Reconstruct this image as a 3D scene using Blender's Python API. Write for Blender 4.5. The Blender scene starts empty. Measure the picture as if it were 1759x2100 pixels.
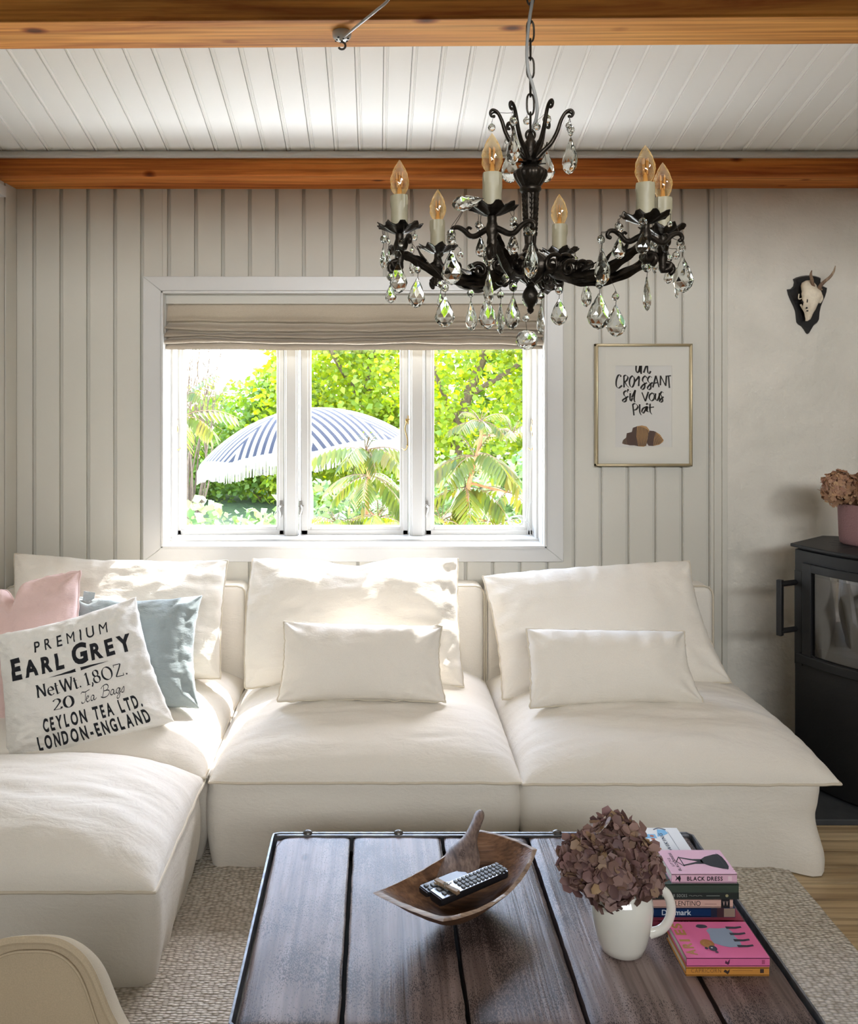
import bpy, bmesh, math, random
from mathutils import Vector, Matrix, noise
PI = math.pi
sc = bpy.context.scene
COL = sc.collection
rnd = random.Random(7)
V3 = Vector

# ------------------------------------------------------------------ camera, sky, sun, fill lamps, exposure
F = 1755.0; HC = 1.5; CX, CY = 772.0, 790.0          # focal length in px, eye height, vanishing point of the room's depth lines
cam = bpy.data.cameras.new('camera'); camo = bpy.data.objects.new('camera', cam); COL.objects.link(camo)
camo.location = (0, 0, HC); camo.rotation_euler = (PI/2, 0, 0)
cam.sensor_fit = 'AUTO'; cam.sensor_width = 36; cam.lens = F/2100*36
cam.shift_x = (879.5-CX)/2100; cam.shift_y = (CY-1050)/2100
cam.clip_start = .05; cam.clip_end = 200
sc.camera = camo
w = bpy.data.worlds.new('sky'); sc.world = w; w.use_nodes = True
nt = w.node_tree
sky = nt.nodes.new('ShaderNodeTexSky'); sky.sky_type = 'NISHITA'; sky.sun_disc = False
sky.sun_elevation = math.radians(49); sky.sun_rotation = math.radians(28); sky.dust_density = .8; sky.air_density = 1.0
hs = nt.nodes.new('ShaderNodeHueSaturation'); hs.inputs['Saturation'].default_value = .8
nt.links.new(sky.outputs[0], hs.inputs['Color']); nt.links.new(hs.outputs[0], nt.nodes['Background'].inputs[0])
nt.nodes['Background'].inputs[1].default_value = 1.5
SUN_D = V3((-.54, -1, -1.27)).normalized()
sl = bpy.data.lights.new('sun', 'SUN'); sl.energy = 5.6; sl.angle = math.radians(.55); sl.color = (1, .985, .97)
so = bpy.data.objects.new('sun', sl); COL.objects.link(so); so.rotation_euler = SUN_D.to_track_quat('-Z', 'Y').to_euler(); so.location = (4, 9, 12)
def fill_lamp(name, loc, aim, sx, sy, power, color, spread=180):   # added area lamps: unseen fill from behind and extra bounce below the window
    l = bpy.data.lights.new(name, 'AREA'); l.shape = 'RECTANGLE'; l.size = sx; l.size_y = sy; l.energy = power; l.color = color; l.spread = math.radians(spread)
    o = bpy.data.objects.new(name, l); COL.objects.link(o); o.location = loc
    o.rotation_euler = (V3(aim)-V3(loc)).to_track_quat('-Z', 'Y').to_euler()
fill_lamp('rear_fill', (.7, -2.5, 2.55), (.65, 3.6, 1.85), 3.0, .45, 14, (.94, .97, 1), 72)  # added lamp brightening the window wall; the rear wall has no opening
fill_lamp('bounce_fill_far', (-.1, 5.6, -.36), (-.1, 3.2, 2.0), 8.0, 1.8, 800, (.90, .95, 1))  # added lamp hidden below the sill, lifts the ceiling and beam undersides
fill_lamp('bounce_fill_near', (-.1, 4.35, -.36), (-.1, 3.75, 1.5), 6.0, .6, 320, (.90, .95, 1))  # added strip lamp close to the wall, lifts the lower beam's underside
pl0 = bpy.data.lights.new('window_portal', 'AREA'); pl0.shape = 'RECTANGLE'; pl0.size = 1.62; pl0.size_y = 1.08; pl0.cycles.is_portal = True   # guides sampling of the sky through the window
po0 = bpy.data.objects.new('window_portal', pl0); COL.objects.link(po0); po0.location = (-.096, 3.95, 1.355); po0.rotation_euler = (-PI/2, 0, 0)
sc.view_settings.view_transform = 'Standard'; sc.view_settings.look = 'None'; sc.view_settings.gamma = 1
sc.view_settings.use_curve_mapping = False; sc.view_settings.exposure = 1.34
cy = sc.cycles
cy.use_denoising = True; cy.max_bounces = 10; cy.diffuse_bounces = 4; cy.glossy_bounces = 4; cy.transmission_bounces = 8
cy.transparent_max_bounces = 12; cy.caustics_reflective = False; cy.caustics_refractive = False; cy.sample_clamp_indirect = 4

# ------------------------------------------------------------------ helpers
def P(px, py, Y): return V3(((px-CX)/F*Y, Y, HC-(py-CY)/F*Y))
def srgb(r, g, b):
    f = lambda c: (c/255/12.92 if c/255 <= .04045 else ((c/255+.055)/1.055)**2.4)
    return (f(r), f(g), f(b), 1)
def nz(x, y=0, z=0): return noise.noise(V3((x, y, z)))
def lerp(a, b, t): return a+(b-a)*t

class MB:
    def __init__(s): s.v, s.f, s.m, s.uv = [], [], [], None
    def add(s, verts, faces, mat=0):
        o = len(s.v); s.v += [V3(p) for p in verts]
        for f in faces: s.f.append([i+o for i in f]); s.m.append(mat)
        return s
    def box(s, x0, x1, y0, y1, z0, z1, mat=0, M=None):
        vs = [V3((x, y, z)) for x in (x0, x1) for y in (y0, y1) for z in (z0, z1)]
        if M: vs = [M @ p for p in vs]
        return s.add(vs, [(0, 1, 3, 2), (4, 6, 7, 5), (0, 4, 5, 1), (2, 3, 7, 6), (0, 2, 6, 4), (1, 5, 7, 3)], mat)
    def tube(s, path, r, n=8, mat=0, caps=True, closed=False, flat=1.0, lobe=0):
        path = [V3(p) for p in path]; m = len(path); rs = r if isinstance(r, (list, tuple)) else [r]*m
        vs, up = [], None
        for i, p in enumerate(path):
            a = path[(i-1) % m] if closed or i > 0 else p
            b = path[(i+1) % m] if closed or i < m-1 else p
            t = (b-a).normalized() if (b-a).length > 1e-9 else V3((0, 0, 1))
            if up is None:
                up = V3((0, 0, 1)) if abs(t.z) < .9 else V3((0, 1, 0))
            up = (up-t*up.dot(t))
            up = up.normalized() if up.length > 1e-6 else t.orthogonal().normalized()
            sd = t.cross(up)
            for k in range(n):
                an = 2*PI*k/n; q = rs[i]*(1+lobe*math.cos(an*4))
                vs.append(p+sd*math.cos(an)*q*flat+up*math.sin(an)*q)
        fs = []
        for i in range(m if closed else m-1):
            j = (i+1) % m
            for k in range(n):
                l = (k+1) % n; fs.append((i*n+k, i*n+l, j*n+l, j*n+k))
        if caps and not closed: fs += [tuple(range(n))[::-1], tuple((m-1)*n+k for k in range(n))]
        return s.add(vs, fs, mat)
    def lathe(s, prof, c=(0, 0, 0), n=24, mat=0, lobes=0, amp=0.0, axis=None, caps=True):
        vs, fs = [], []; c = V3(c)
        for i, (r, z) in enumerate(prof):
            for k in range(n):
                a = 2*PI*k/n; q = r*(1+(amp*math.cos(lobes*a) if lobes else 0))
                p = V3((q*math.cos(a), q*math.sin(a), z))
                vs.append(c+(axis @ p if axis else p))
        for i in range(len(prof)-1):
            for k in range(n):
                l = (k+1) % n; fs.append((i*n+k, i*n+l, (i+1)*n+l, (i+1)*n+k))
        if caps: fs += [tuple(range(n))[::-1], tuple((len(prof)-1)*n+k for k in range(n))]
        return s.add(vs, fs, mat)
    def prism(s, poly, O, U, V, W, mat=0):
        O, U, V, W = V3(O), V3(U), V3(V), V3(W); n = len(poly)
        a = [O+U*x+V*y for x, y in poly]; b = [p+W for p in a]
        fs = [tuple(range(n)), tuple(range(n, 2*n))[::-1]]+[(i, i+n, (i+1) % n+n, (i+1) % n) for i in range(n)]
        return s.add(a+b, fs, mat)
    def grid(s, fn, nu, nv, mat=0, wrapu=False):
        vs = [V3(fn(i, j)) for i in range(nu) for j in range(nv)]
        fs = []
        for i in range(nu if wrapu else nu-1):
            k = (i+1) % nu
            for j in range(nv-1): fs.append((i*nv+j, k*nv+j, k*nv+j+1, i*nv+j+1))
        return s.add(vs, fs, mat)
    def ball(s, c, r, n=10, mat=0, sc_=(1, 1, 1)):
        c = V3(c); prof = []
        for i in range(n//2+1):
            t = -PI/2+PI*i/(n//2); prof.append((max(1e-4, r*math.cos(t)), r*math.sin(t)))
        o = len(s.v); s.lathe(prof, (0, 0, 0), n, mat, caps=False)
        for i in range(o, len(s.v)):
            p = s.v[i]; s.v[i] = c+V3((p.x*sc_[0], p.y*sc_[1], p.z*sc_[2]))
        return s
    def geom(s, g, fn, mat=0, maxe=None):
        vs, fs = g
        if maxe: vs, fs = split(vs, fs, maxe)
        return s.add([fn(*p) for p in vs], fs, mat)
    def build(s, name, mats, parent=None, smooth=40, loc=None, rot=None, bevel=0, subsurf=0, bseg=2, solid=0):
        me = bpy.data.meshes.new(name); me.from_pydata([tuple(p) for p in s.v], [], s.f)
        for m in (mats if isinstance(mats, (list, tuple)) else [mats]): me.materials.append(m)
        me.polygons.foreach_set('material_index', s.m)
        bm = bmesh.new(); bm.from_mesh(me); bmesh.ops.recalc_face_normals(bm, faces=bm.faces); bm.to_mesh(me); bm.free()
        if smooth:
            me.shade_smooth(); me.set_sharp_from_angle(angle=math.radians(smooth))
        o = bpy.data.objects.new(name, me); COL.objects.link(o)
        if loc is not None: o.location = loc
        if rot is not None: o.rotation_euler = rot
        if parent is not None: attach(o, parent)
        if solid:
            m = o.modifiers.new('solid', 'SOLIDIFY'); m.thickness = solid; m.offset = 0
        if bevel:
            m = o.modifiers.new('bevel', 'BEVEL'); m.width = bevel; m.segments = bseg; m.limit_method = 'ANGLE'; m.harden_normals = False
        if subsurf:
            m = o.modifiers.new('sub', 'SUBSURF'); m.levels = subsurf; m.render_levels = subsurf
        return o
WORLD = {}
def attach(o, parent):
    o.parent = parent
    o.matrix_parent_inverse = WORLD.get(parent.name, Matrix()).inverted()
def tag(o, label, cat, group=None, kind=None):
    o['label'] = label; o['category'] = cat
    if group: o['group'] = group
    if kind: o['kind'] = kind
    return o
def thing(name, label, cat, loc=(0, 0, 0), rot=0, group=None, local=False, kind=None):
    o = bpy.data.objects.new(name, None); COL.objects.link(o); o.empty_display_size = .05
    o.location = loc; o.rotation_euler = (0, 0, rot)
    if not local: WORLD[o.name] = Matrix.Translation(V3(loc)) @ Matrix.Rotation(rot, 4, 'Z')
    return tag(o, label, cat, group, kind)
def struct(o, label, cat): return tag(o, label, cat, None, 'structure')
def smoothpath(pts, k=6):
    pts = [V3(p) for p in pts]; out = []
    for i in range(len(pts)-1):
        p0 = pts[max(i-1, 0)]; p1 = pts[i]; p2 = pts[i+1]; p3 = pts[min(i+2, len(pts)-1)]
        for j in range(k):
            t = j/k
            out.append(.5*((2*p1)+(p2-p0)*t+(2*p0-5*p1+4*p2-p3)*t*t+(3*p1-p0-3*p2+p3)*t**3))
    return out+[pts[-1]]

# ---- lettering: outlines of the built-in face, and drawn strokes
def split(vs, fs, L):
    out_v, out_f = [], []
    stack = []
    for f in fs:
        for i in range(1, len(f)-1): stack.append((vs[f[0]], vs[f[i]], vs[f[i+1]]))
    while stack:
        a, b, c = stack.pop()
        d = [math.dist(a, b), math.dist(b, c), math.dist(c, a)]; k = d.index(max(d))
        if d[k] > L:
            if k == 1: a, b, c = b, c, a
            elif k == 2: a, b, c = c, a, b
            m = ((a[0]+b[0])/2, (a[1]+b[1])/2); stack += [(a, m, c), (m, b, c)]
        else:
            o = len(out_v); out_v += [a, b, c]; out_f.append((o, o+1, o+2))
    return out_v, out_f
_tc = {}
def text(s, bold=0.0, space=1.0):
    k = (s, bold, space)
    if k in _tc: return _tc[k]
    cu = bpy.data.curves.new('t', 'FONT'); cu.body = s; cu.offset = bold; cu.space_character = space; cu.resolution_u = 4
    ob = bpy.data.objects.new('t', cu); COL.objects.link(ob)
    dg = bpy.context.evaluated_depsgraph_get()
    me = bpy.data.meshes.new_from_object(ob.evaluated_get(dg))
    g = ([(v.co.x, v.co.y) for v in me.vertices], [tuple(p.vertices) for p in me.polygons])
    bpy.data.objects.remove(ob); bpy.data.curves.remove(cu); bpy.data.meshes.remove(me)
    _tc[k] = g
    return g
def fit(g, x0, x1, y0, y1):
    xs = [p[0] for p in g[0]]; ys = [p[1] for p in g[0]]
    a, b, c, d = min(xs), max(xs), min(ys), max(ys)
    return ([(x0+(x-a)/(b-a)*(x1-x0), y0+(y-c)/(d-c)*(y1-y0)) for x, y in g[0]], g[1])
def join(*gs):
    vs, fs = [], []
    for v, f in gs:
        o = len(vs); vs += v; fs += [tuple(i+o for i in q) for q in f]
    return vs, fs
def words(s, gap=.12, tall=(), tallh=1.3, bold=.02, cond=.62, space=.28):   # letters of equal cap height set side by side
    gs, x = [], 0
    for i, ch in enumerate(s):
        if ch == ' ': x += space; continue
        g = text(ch, 0.0 if ch in 'MW' else bold); xs = [p[0] for p in g[0]]; ys = [p[1] for p in g[0]]
        a = min(xs); k = tallh if i in tall else 1.0
        gs.append(([(x+(px-a)*cond*k, py*k) for px, py in g[0]], g[1])); x += (max(xs)-a)*cond*k+gap
    return join(*gs)
def strokes(lines, w=.1, pen=None, thin=.25, k=5):
    """ribbons along drawn lines; with a pen angle the width follows the stroke direction like a broad nib"""
    vs, fs = [], []
    for ln in lines:
        p = smoothpath([(a[0], a[1], 0) for a in ln], k) if len(ln) > 2 else [V3((a[0], a[1], 0)) for a in ln]
        n = len(p); o = len(vs)
        for i in range(n):
            t = (p[min(i+1, n-1)]-p[max(i-1, 0)]).normalized(); q = V3((-t.y, t.x, 0))
            ww = w
            if pen is not None: ww = w*max(thin, abs(math.sin(math.atan2(t.y, t.x)-pen)))
            vs += [(p[i].x+q.x*ww/2, p[i].y+q.y*ww/2), (p[i].x-q.x*ww/2, p[i].y-q.y*ww/2)]
        fs += [(o+2*i, o+2*i+1, o+2*i+3, o+2*i+2) for i in range(n-1)]
    return vs, fs
def arc(cx, cy, rx, ry, a0, a1, n=12):
    return [(cx+rx*math.cos(math.radians(a0+(a1-a0)*i/n)), cy+ry*math.sin(math.radians(a0+(a1-a0)*i/n))) for i in range(n+1)]

# ------------------------------------------------------------------ materials
def new_mat(name):
    m = bpy.data.materials.new(name); m.use_nodes = True
    return m, m.node_tree, m.node_tree.nodes['Principled BSDF']
def node(nt, t, **kw):
    n = nt.nodes.new(t)
    for k, v in kw.items():
        if k in ('operation', 'blend_type', 'data_type', 'wave_type', 'bands_direction', 'feature', 'noise_dimensions', 'interpolation_type', 'distance', 'rings_direction'): setattr(n, k, v)
        else: n.inputs[k.replace('_', ' ')].default_value = v
    return n
def coords(nt, scale=(1, 1, 1), rot=(0, 0, 0), kind='Object', loc=(0, 0, 0)):
    c = nt.nodes.new('ShaderNodeTexCoord'); mp = nt.nodes.new('ShaderNodeMapping')
    mp.inputs['Scale'].default_value = scale; mp.inputs['Rotation'].default_value = rot; mp.inputs['Location'].default_value = loc
    nt.links.new(c.outputs[kind], mp.inputs['Vector']); return mp.outputs[0]
def ramp(nt, fac, stops):
    r = nt.nodes.new('ShaderNodeValToRGB'); e = r.color_ramp.elements
    while len(e) < len(stops): e.new(.5)
    for x, (p, c) in zip(e, stops): x.position = p; x.color = c if len(c) == 4 else (*c, 1)
    nt.links.new(fac, r.inputs[0]); return r.outputs[0]
def mixc(nt, fac, a, b, mode='MIX'):
    m = nt.nodes.new('ShaderNodeMix'); m.data_type = 'RGBA'; m.blend_type = mode
    for s, v in ((m.inputs[0], fac), (m.inputs[6], a), (m.inputs[7], b)):
        if hasattr(v, 'links') or hasattr(v, 'is_linked'): nt.links.new(v, s)
        else: s.default_value = v
    return m.outputs[2]
def bump(nt, bs, h, dist, strength=1.0, prev=None):
    b = nt.nodes.new('ShaderNodeBump'); b.inputs['Distance'].default_value = dist; b.inputs['Strength'].default_value = strength
    nt.links.new(h, b.inputs['Height'])
    if prev: nt.links.new(prev, b.inputs['Normal'])
    nt.links.new(b.outputs[0], bs.inputs['Normal']); return b.outputs[0]
def plain(name, col, rough=.5, metal=0.0, nscale=0, ndist=.0005, var=0.0, coat=0.0, spec=.5):
    m, nt, bs = new_mat(name); col = col if len(col) == 4 else (*col, 1)
    bs.inputs['Base Color'].default_value = col; bs.inputs['Roughness'].default_value = rough; bs.inputs['Metallic'].default_value = metal
    bs.inputs['Coat Weight'].default_value = coat; bs.inputs['Specular IOR Level'].default_value = spec
    if nscale:
        n = node(nt, 'ShaderNodeTexNoise', Scale=nscale, Detail=5.0); nt.links.new(coords(nt), n.inputs['Vector'])
        if ndist: bump(nt, bs, n.outputs[0], ndist)
        if var:
            d = tuple(c*(1-var) for c in col[:3])+(1,); l = tuple(min(1, c*(1+var)) for c in col[:3])+(1,)
            nt.links.new(ramp(nt, n.outputs[0], [(.3, d), (.7, l)]), bs.inputs['Base Color'])
    return m
def fabric(name, col, weave=900, wr=.004, wscale=7, stretch=(1, 1, 2.2), var=.06, sheen=.15, trans=0):
    m, nt, bs = new_mat(name)
    n1 = node(nt, 'ShaderNodeTexNoise', Scale=wscale, Detail=6.0, Roughness=.55, Distortion=.6); nt.links.new(coords(nt, stretch), n1.inputs['Vector'])
    n2 = node(nt, 'ShaderNodeTexNoise', Scale=weave, Detail=2.0); nt.links.new(coords(nt), n2.inputs['Vector'])
    n3 = node(nt, 'ShaderNodeTexNoise', Scale=wscale*6, Detail=4.0, Distortion=1.2); nt.links.new(coords(nt, (1, 1, 2.5)), n3.inputs['Vector'])
    b1 = bump(nt, bs, n1.outputs[0], wr); b2 = bump(nt, bs, n3.outputs[0], wr*.22, 1, b1); bump(nt, bs, n2.outputs[0], .0005, .7, b2)
    d = tuple(c*(1-var) for c in col[:3])+(1,); l = tuple(min(1, c*(1+var)) for c in col[:3])+(1,)
    nt.links.new(ramp(nt, n2.outputs[0], [(.3, d), (.7, l)]), bs.inputs['Base Color'])
    bs.inputs['Roughness'].default_value = .92; bs.inputs['Sheen Weight'].default_value = sheen; bs.inputs['Specular IOR Level'].default_value = .2
    if trans:
        t = nt.nodes.new('ShaderNodeBsdfTranslucent'); t.inputs[0].default_value = col
        mx = nt.nodes.new('ShaderNodeMixShader'); mx.inputs[0].default_value = trans
        nt.links.new(bs.outputs[0], mx.inputs[1]); nt.links.new(t.outputs[0], mx.inputs[2])
        nt.links.new(mx.outputs[0], nt.nodes['Material Output'].inputs[0])
    return m
def wood(name, dark, mid, light, axis=0, scale=1.0, rough=.5, knots=.0, bumpd=.0006, spec=.5, specks=0, coat=0.0, loc=(0, 0, 0)):
    """grain running along one axis, with knots where a cell falls close"""
    m, nt, bs = new_mat(name)
    st = [14*scale]*3; st[axis] = 1.1*scale
    n1 = node(nt, 'ShaderNodeTexNoise', Scale=1.0, Detail=7.0, Roughness=.6, Distortion=.8)
    nt.links.new(coords(nt, st, loc=loc), n1.inputs['Vector'])
    st2 = [90*scale]*3; st2[axis] = 2.2*scale
    n2 = node(nt, 'ShaderNodeTexNoise', Scale=1.0, Detail=4.0); nt.links.new(coords(nt, st2, loc=loc), n2.inputs['Vector'])
    c = ramp(nt, n1.outputs[0], [(.28, dark), (.5, mid), (.72, light)])
    c2 = ramp(nt, n2.outputs[0], [(.36, (.50, .46, .44)), (.58, (1, 1, 1))])
    c = mixc(nt, .8, c, c2, 'MULTIPLY'); h = n2.outputs[0]
    if knots:
        sk = [7.5]*3; sk[axis] = 4.2
        vo = node(nt, 'ShaderNodeTexVoronoi', Scale=1.0); nt.links.new(coords(nt, sk, loc=loc), vo.inputs['Vector'])
        k = ramp(nt, vo.outputs['Distance'], [(knots*.35, (.10, .05, .025)), (knots*.6, (.45, .28, .16)), (knots, (1, 1, 1))])
        c = mixc(nt, .9, c, k, 'MULTIPLY')
    if specks:
        sv_ = [620]*3; sv_[axis] = 240
        vo = node(nt, 'ShaderNodeTexNoise', Scale=1.0, Detail=2.0); nt.links.new(coords(nt, sv_), vo.inputs['Vector'])
        lo = node(nt, 'ShaderNodeTexNoise', Scale=7.0, Detail=2.0); nt.links.new(coords(nt), lo.inputs['Vector'])
        ad = node(nt, 'ShaderNodeMath', operation='MULTIPLY_ADD'); ad.inputs[1].default_value = .85
        nt.links.new(lo.outputs[0], ad.inputs[0]); nt.links.new(vo.outputs[0], ad.inputs[2])
        k = ramp(nt, ad.outputs[0], [(specks, (1, 1, 1)), (specks+.05, (.14, .12, .12))])
        c = mixc(nt, .9, c, k, 'MULTIPLY')
    nt.links.new(c, bs.inputs['Base Color']); bs.inputs['Roughness'].default_value = rough; bs.inputs['Specular IOR Level'].default_value = spec
    bs.inputs['Coat Weight'].default_value = coat; bs.inputs['Coat Roughness'].default_value = .3
    bump(nt, bs, h, bumpd); return m
def leaf_mat(name, cols, trans=.5, rough=.45):
    m, nt, bs = new_mat(name)
    g = nt.nodes.new('ShaderNodeNewGeometry')
    c = ramp(nt, g.outputs['Random Per Island'], [(i/(len(cols)-1), x) for i, x in enumerate(cols)])
    nt.links.new(c, bs.inputs['Base Color']); bs.inputs['Roughness'].default_value = rough
    t = nt.nodes.new('ShaderNodeBsdfTranslucent')
    hv = node(nt, 'ShaderNodeHueSaturation', Hue=.485, Saturation=1.1, Value=1.5); nt.links.new(c, hv.inputs['Color']); nt.links.new(hv.outputs[0], t.inputs[0])
    mx = nt.nodes.new('ShaderNodeMixShader'); mx.inputs[0].default_value = trans
    nt.links.new(bs.outputs[0], mx.inputs[1]); nt.links.new(t.outputs[0], mx.inputs[2]); nt.links.new(mx.outputs[0], nt.nodes['Material Output'].inputs[0])
    return m
def clear_glass(name, refl=.07, tint=(1, 1, 1, 1), rough=.0):
    m, nt, bs = new_mat(name)
    t = nt.nodes.new('ShaderNodeBsdfTransparent'); t.inputs[0].default_value = tint
    g = nt.nodes.new('ShaderNodeBsdfGlossy'); g.inputs['Roughness'].default_value = rough
    mx = nt.nodes.new('ShaderNodeMixShader'); mx.inputs[0].default_value = refl
    nt.links.new(t.outputs[0], mx.inputs[1]); nt.links.new(g.outputs[0], mx.inputs[2]); nt.links.new(mx.outputs[0], nt.nodes['Material Output'].inputs[0])
    return m
def crystal_glass(name, col=(1, 1, 1, 1), ior=1.55):
    m, nt, bs = new_mat(name)
    g = nt.nodes.new('ShaderNodeBsdfGlass'); g.inputs['Color'].default_value = col; g.inputs['IOR'].default_value = ior; g.inputs['Roughness'].default_value = 0
    nt.links.new(g.outputs[0], nt.nodes['Material Output'].inputs[0]); return m

M = {}
M['wall'] = plain('painted_panelling', srgb(198, 194, 182), .55, nscale=30, ndist=.0008)
M['white'] = plain('white_gloss_paint', srgb(198, 196, 191), .35, nscale=40, ndist=.0004)
M['ceil'] = plain('white_ceiling_paint', srgb(247, 245, 240), .5, nscale=25, ndist=.0004)
def plaster():
    m, nt, bs = new_mat('rough_plaster')
    a = node(nt, 'ShaderNodeTexNoise', Scale=5.0, Detail=6.0, Roughness=.5); nt.links.new(coords(nt), a.inputs['Vector'])
    b = node(nt, 'ShaderNodeTexNoise', Scale=70.0, Detail=4.0); nt.links.new(coords(nt), b.inputs['Vector'])
    p = bump(nt, bs, a.outputs[0], .03); bump(nt, bs, b.outputs[0], .002, 1, p)
    nt.links.new(ramp(nt, a.outputs[0], [(.3, srgb(204, 199, 187)), (.7, srgb(216, 210, 198))]), bs.inputs['Base Color'])
    bs.inputs['Roughness'].default_value = .8; return m
M['plaster'] = plaster()
M['beam'] = wood('stained_pine', srgb(150, 84, 36), srgb(204, 138, 66), srgb(220, 160, 84), 0, .8, .72, knots=.16, spec=.15)
M['beam2'] = wood('red_stained_pine', srgb(150, 74, 34), srgb(206, 122, 58), srgb(220, 146, 76), 0, .8, .72, knots=.14, spec=.15, loc=(3, 1, 2))
M['floor'] = wood('pale_pine_floor', srgb(150, 122, 88), srgb(196, 170, 130), srgb(212, 190, 152), 0, .7, .45, knots=.12)
M['dark'] = plain('dark_gap', (.012, .011, .01), .9)
M['sofa'] = fabric('cream_cotton', srgb(230, 223, 211), wr=.006, wscale=5, stretch=(1, 2.5, 1.2))
M['cush'] = fabric('cream_linen', srgb(231, 224, 212), wr=.005, wscale=6)
M['pipe'] = plain('cream_piping', srgb(206, 195, 175), .9, nscale=300, ndist=.0004)
M['pink'] = fabric('pink_linen', srgb(222, 192, 184), wr=.006, wscale=7)
M['blue'] = fabric('blue_grey_linen', srgb(156, 166, 165), wr=.007, wscale=8)
M['tea'] = fabric('off_white_linen', srgb(234, 230, 222), wr=.008, wscale=8, stretch=(1, 1, 2))
M['ink'] = plain('navy_black_ink', srgb(22, 24, 30), .85, nscale=250, ndist=.0002, var=.35)
M['linen'] = fabric('natural_linen_blind', srgb(160, 147, 130), weave=600, wr=.002, wscale=10, stretch=(1, 1, 3), trans=.06, var=.12)
M['tan'] = fabric('tan_twill', srgb(196, 178, 150), weave=500, wr=.001, wscale=6)
M['bronze'] = plain('dark_bronze', (.030, .024, .018), .38, .85, nscale=60, ndist=.002, var=.5)
M['wire'] = plain('steel_wire', (.12, .11, .10), .35, 1)
M['crystal'] = crystal_glass('cut_crystal', (.97, .985, .975, 1))
def bulb_glass():
    m = clear_glass('amber_bulb_glass', .22, (1.0, .92, .74, 1), .05); nt = m.node_tree; out = nt.nodes['Material Output']; src = out.inputs[0].links[0].from_socket
    d = nt.nodes.new('ShaderNodeBsdfDiffuse'); d.inputs[0].default_value = srgb(224, 194, 130); t = nt.nodes.new('ShaderNodeBsdfTranslucent'); t.inputs[0].default_value = srgb(236, 200, 136)
    a_ = nt.nodes.new('ShaderNodeAddShader'); nt.links.new(d.outputs[0], a_.inputs[0]); nt.links.new(t.outputs[0], a_.inputs[1])
    lw = nt.nodes.new('ShaderNodeLayerWeight'); lw.inputs[0].default_value = .35
    mp = node(nt, 'ShaderNodeMath', operation='MULTIPLY'); mp.inputs[1].default_value = .42; nt.links.new(lw.outputs['Facing'], mp.inputs[0])
    mx = nt.nodes.new('ShaderNodeMixShader'); nt.links.new(mp.outputs[0], mx.inputs[0]); nt.links.new(src, mx.inputs[1]); nt.links.new(a_.outputs[0], mx.inputs[2]); nt.links.new(mx.outputs[0], out.inputs[0])
    return m
M['amber'] = bulb_glass()
M['filament'] = plain('amber_filament', srgb(216, 160, 92), .5)
M['candle'] = plain('ivory_candle_sleeve', srgb(158, 150, 124), .5, nscale=40, ndist=.001, var=.06)
M['brass'] = plain('brass', srgb(176, 148, 96), .3, 1)
M['steel'] = plain('nickel', (.42, .40, .37), .3, 1)
M['pane'] = clear_glass('window_glass', .05)
M['gold'] = plain('brushed_gold_frame', srgb(192, 178, 146), .35, .9, nscale=200, ndist=.0003)
M['mat'] = plain('ivory_mount_board', srgb(226, 222, 210), .9, nscale=200, ndist=.0001)
M['paper'] = plain('white_print_paper', srgb(220, 217, 210), .8, nscale=150, ndist=.0001)
M['pict'] = clear_glass('picture_glass', .06)
M['black'] = plain('black_ink', (.008, .008, .009), .8)
M['lacquer'] = plain('black_lacquered_wood', (.007, .007, .008), .25, nscale=30, ndist=.0005)
M['bone'] = plain('bleached_bone', srgb(216, 203, 180), .6, nscale=50, ndist=.003, var=.1)
M['antler'] = wood('roe_antler', srgb(66, 48, 36), srgb(128, 102, 80), srgb(178, 156, 128), 2, 2, .6)
M['iron'] = plain('black_stove_iron', (.006, .006, .0065), .55, .0, nscale=120, ndist=.0004)
M['stoveglass'] = clear_glass('stove_glass', .16, (.45, .45, .46, 1), .03)
M['firebox'] = plain('sooty_firebox', srgb(80, 76, 72), .9, nscale=9, ndist=.01, var=.5)
M['slate'] = plain('slate_hearth', srgb(62, 64, 66), .6, nscale=20, ndist=.001, var=.2)
M['pot'] = plain('dusty_pink_pot', srgb(136, 100, 98), .7, nscale=220, ndist=.003)
M['jug'] = plain('glazed_white_stoneware', srgb(236, 233, 222), .12, nscale=6, ndist=.001, coat=.6)
M['hyd1'] = leaf_mat('dried_purple_petals', [srgb(96, 70, 68), srgb(138, 106, 102), srgb(116, 88, 78), srgb(156, 126, 116), srgb(104, 78, 76), srgb(176, 146, 108)], .12, .6)
M['hyd2'] = leaf_mat('dried_tan_petals', [srgb(140, 104, 80), srgb(176, 138, 104), srgb(156, 116, 96), srgb(190, 156, 118)], .12, .6)
M['stem'] = plain('brown_stem', srgb(92, 70, 48), .7)
M['table'] = wood('weathered_table_plank', srgb(80, 64, 58), srgb(128, 110, 104), srgb(160, 145, 140), 1, 1.0, .40, knots=.08, bumpd=.0016, specks=.97, coat=.0, spec=.4)
M['tablee'] = plain('blued_steel_strap', (.26, .27, .29), .5, 1, nscale=50, ndist=.0006, var=.3)
M['bowl'] = wood('hand_carved_wood', srgb(72, 48, 34), srgb(122, 86, 60), srgb(152, 114, 82), 0, 2.0, .55, bumpd=.002)
M['bowlrim'] = wood('worn_rim_wood', srgb(110, 86, 66), srgb(158, 132, 108), srgb(190, 168, 144), 0, 2.2, .5, bumpd=.001)
M['paddle'] = wood('grey_worn_wood', srgb(78, 62, 56), srgb(118, 98, 88), srgb(148, 128, 116), 1, 2.5, .5, bumpd=.001)
M['blackplastic'] = plain('black_plastic', (.012, .012, .014), .32)
M['facia'] = plain('brushed_remote_facia', (.20, .205, .215), .3, .9, nscale=300, ndist=.0002)
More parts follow.
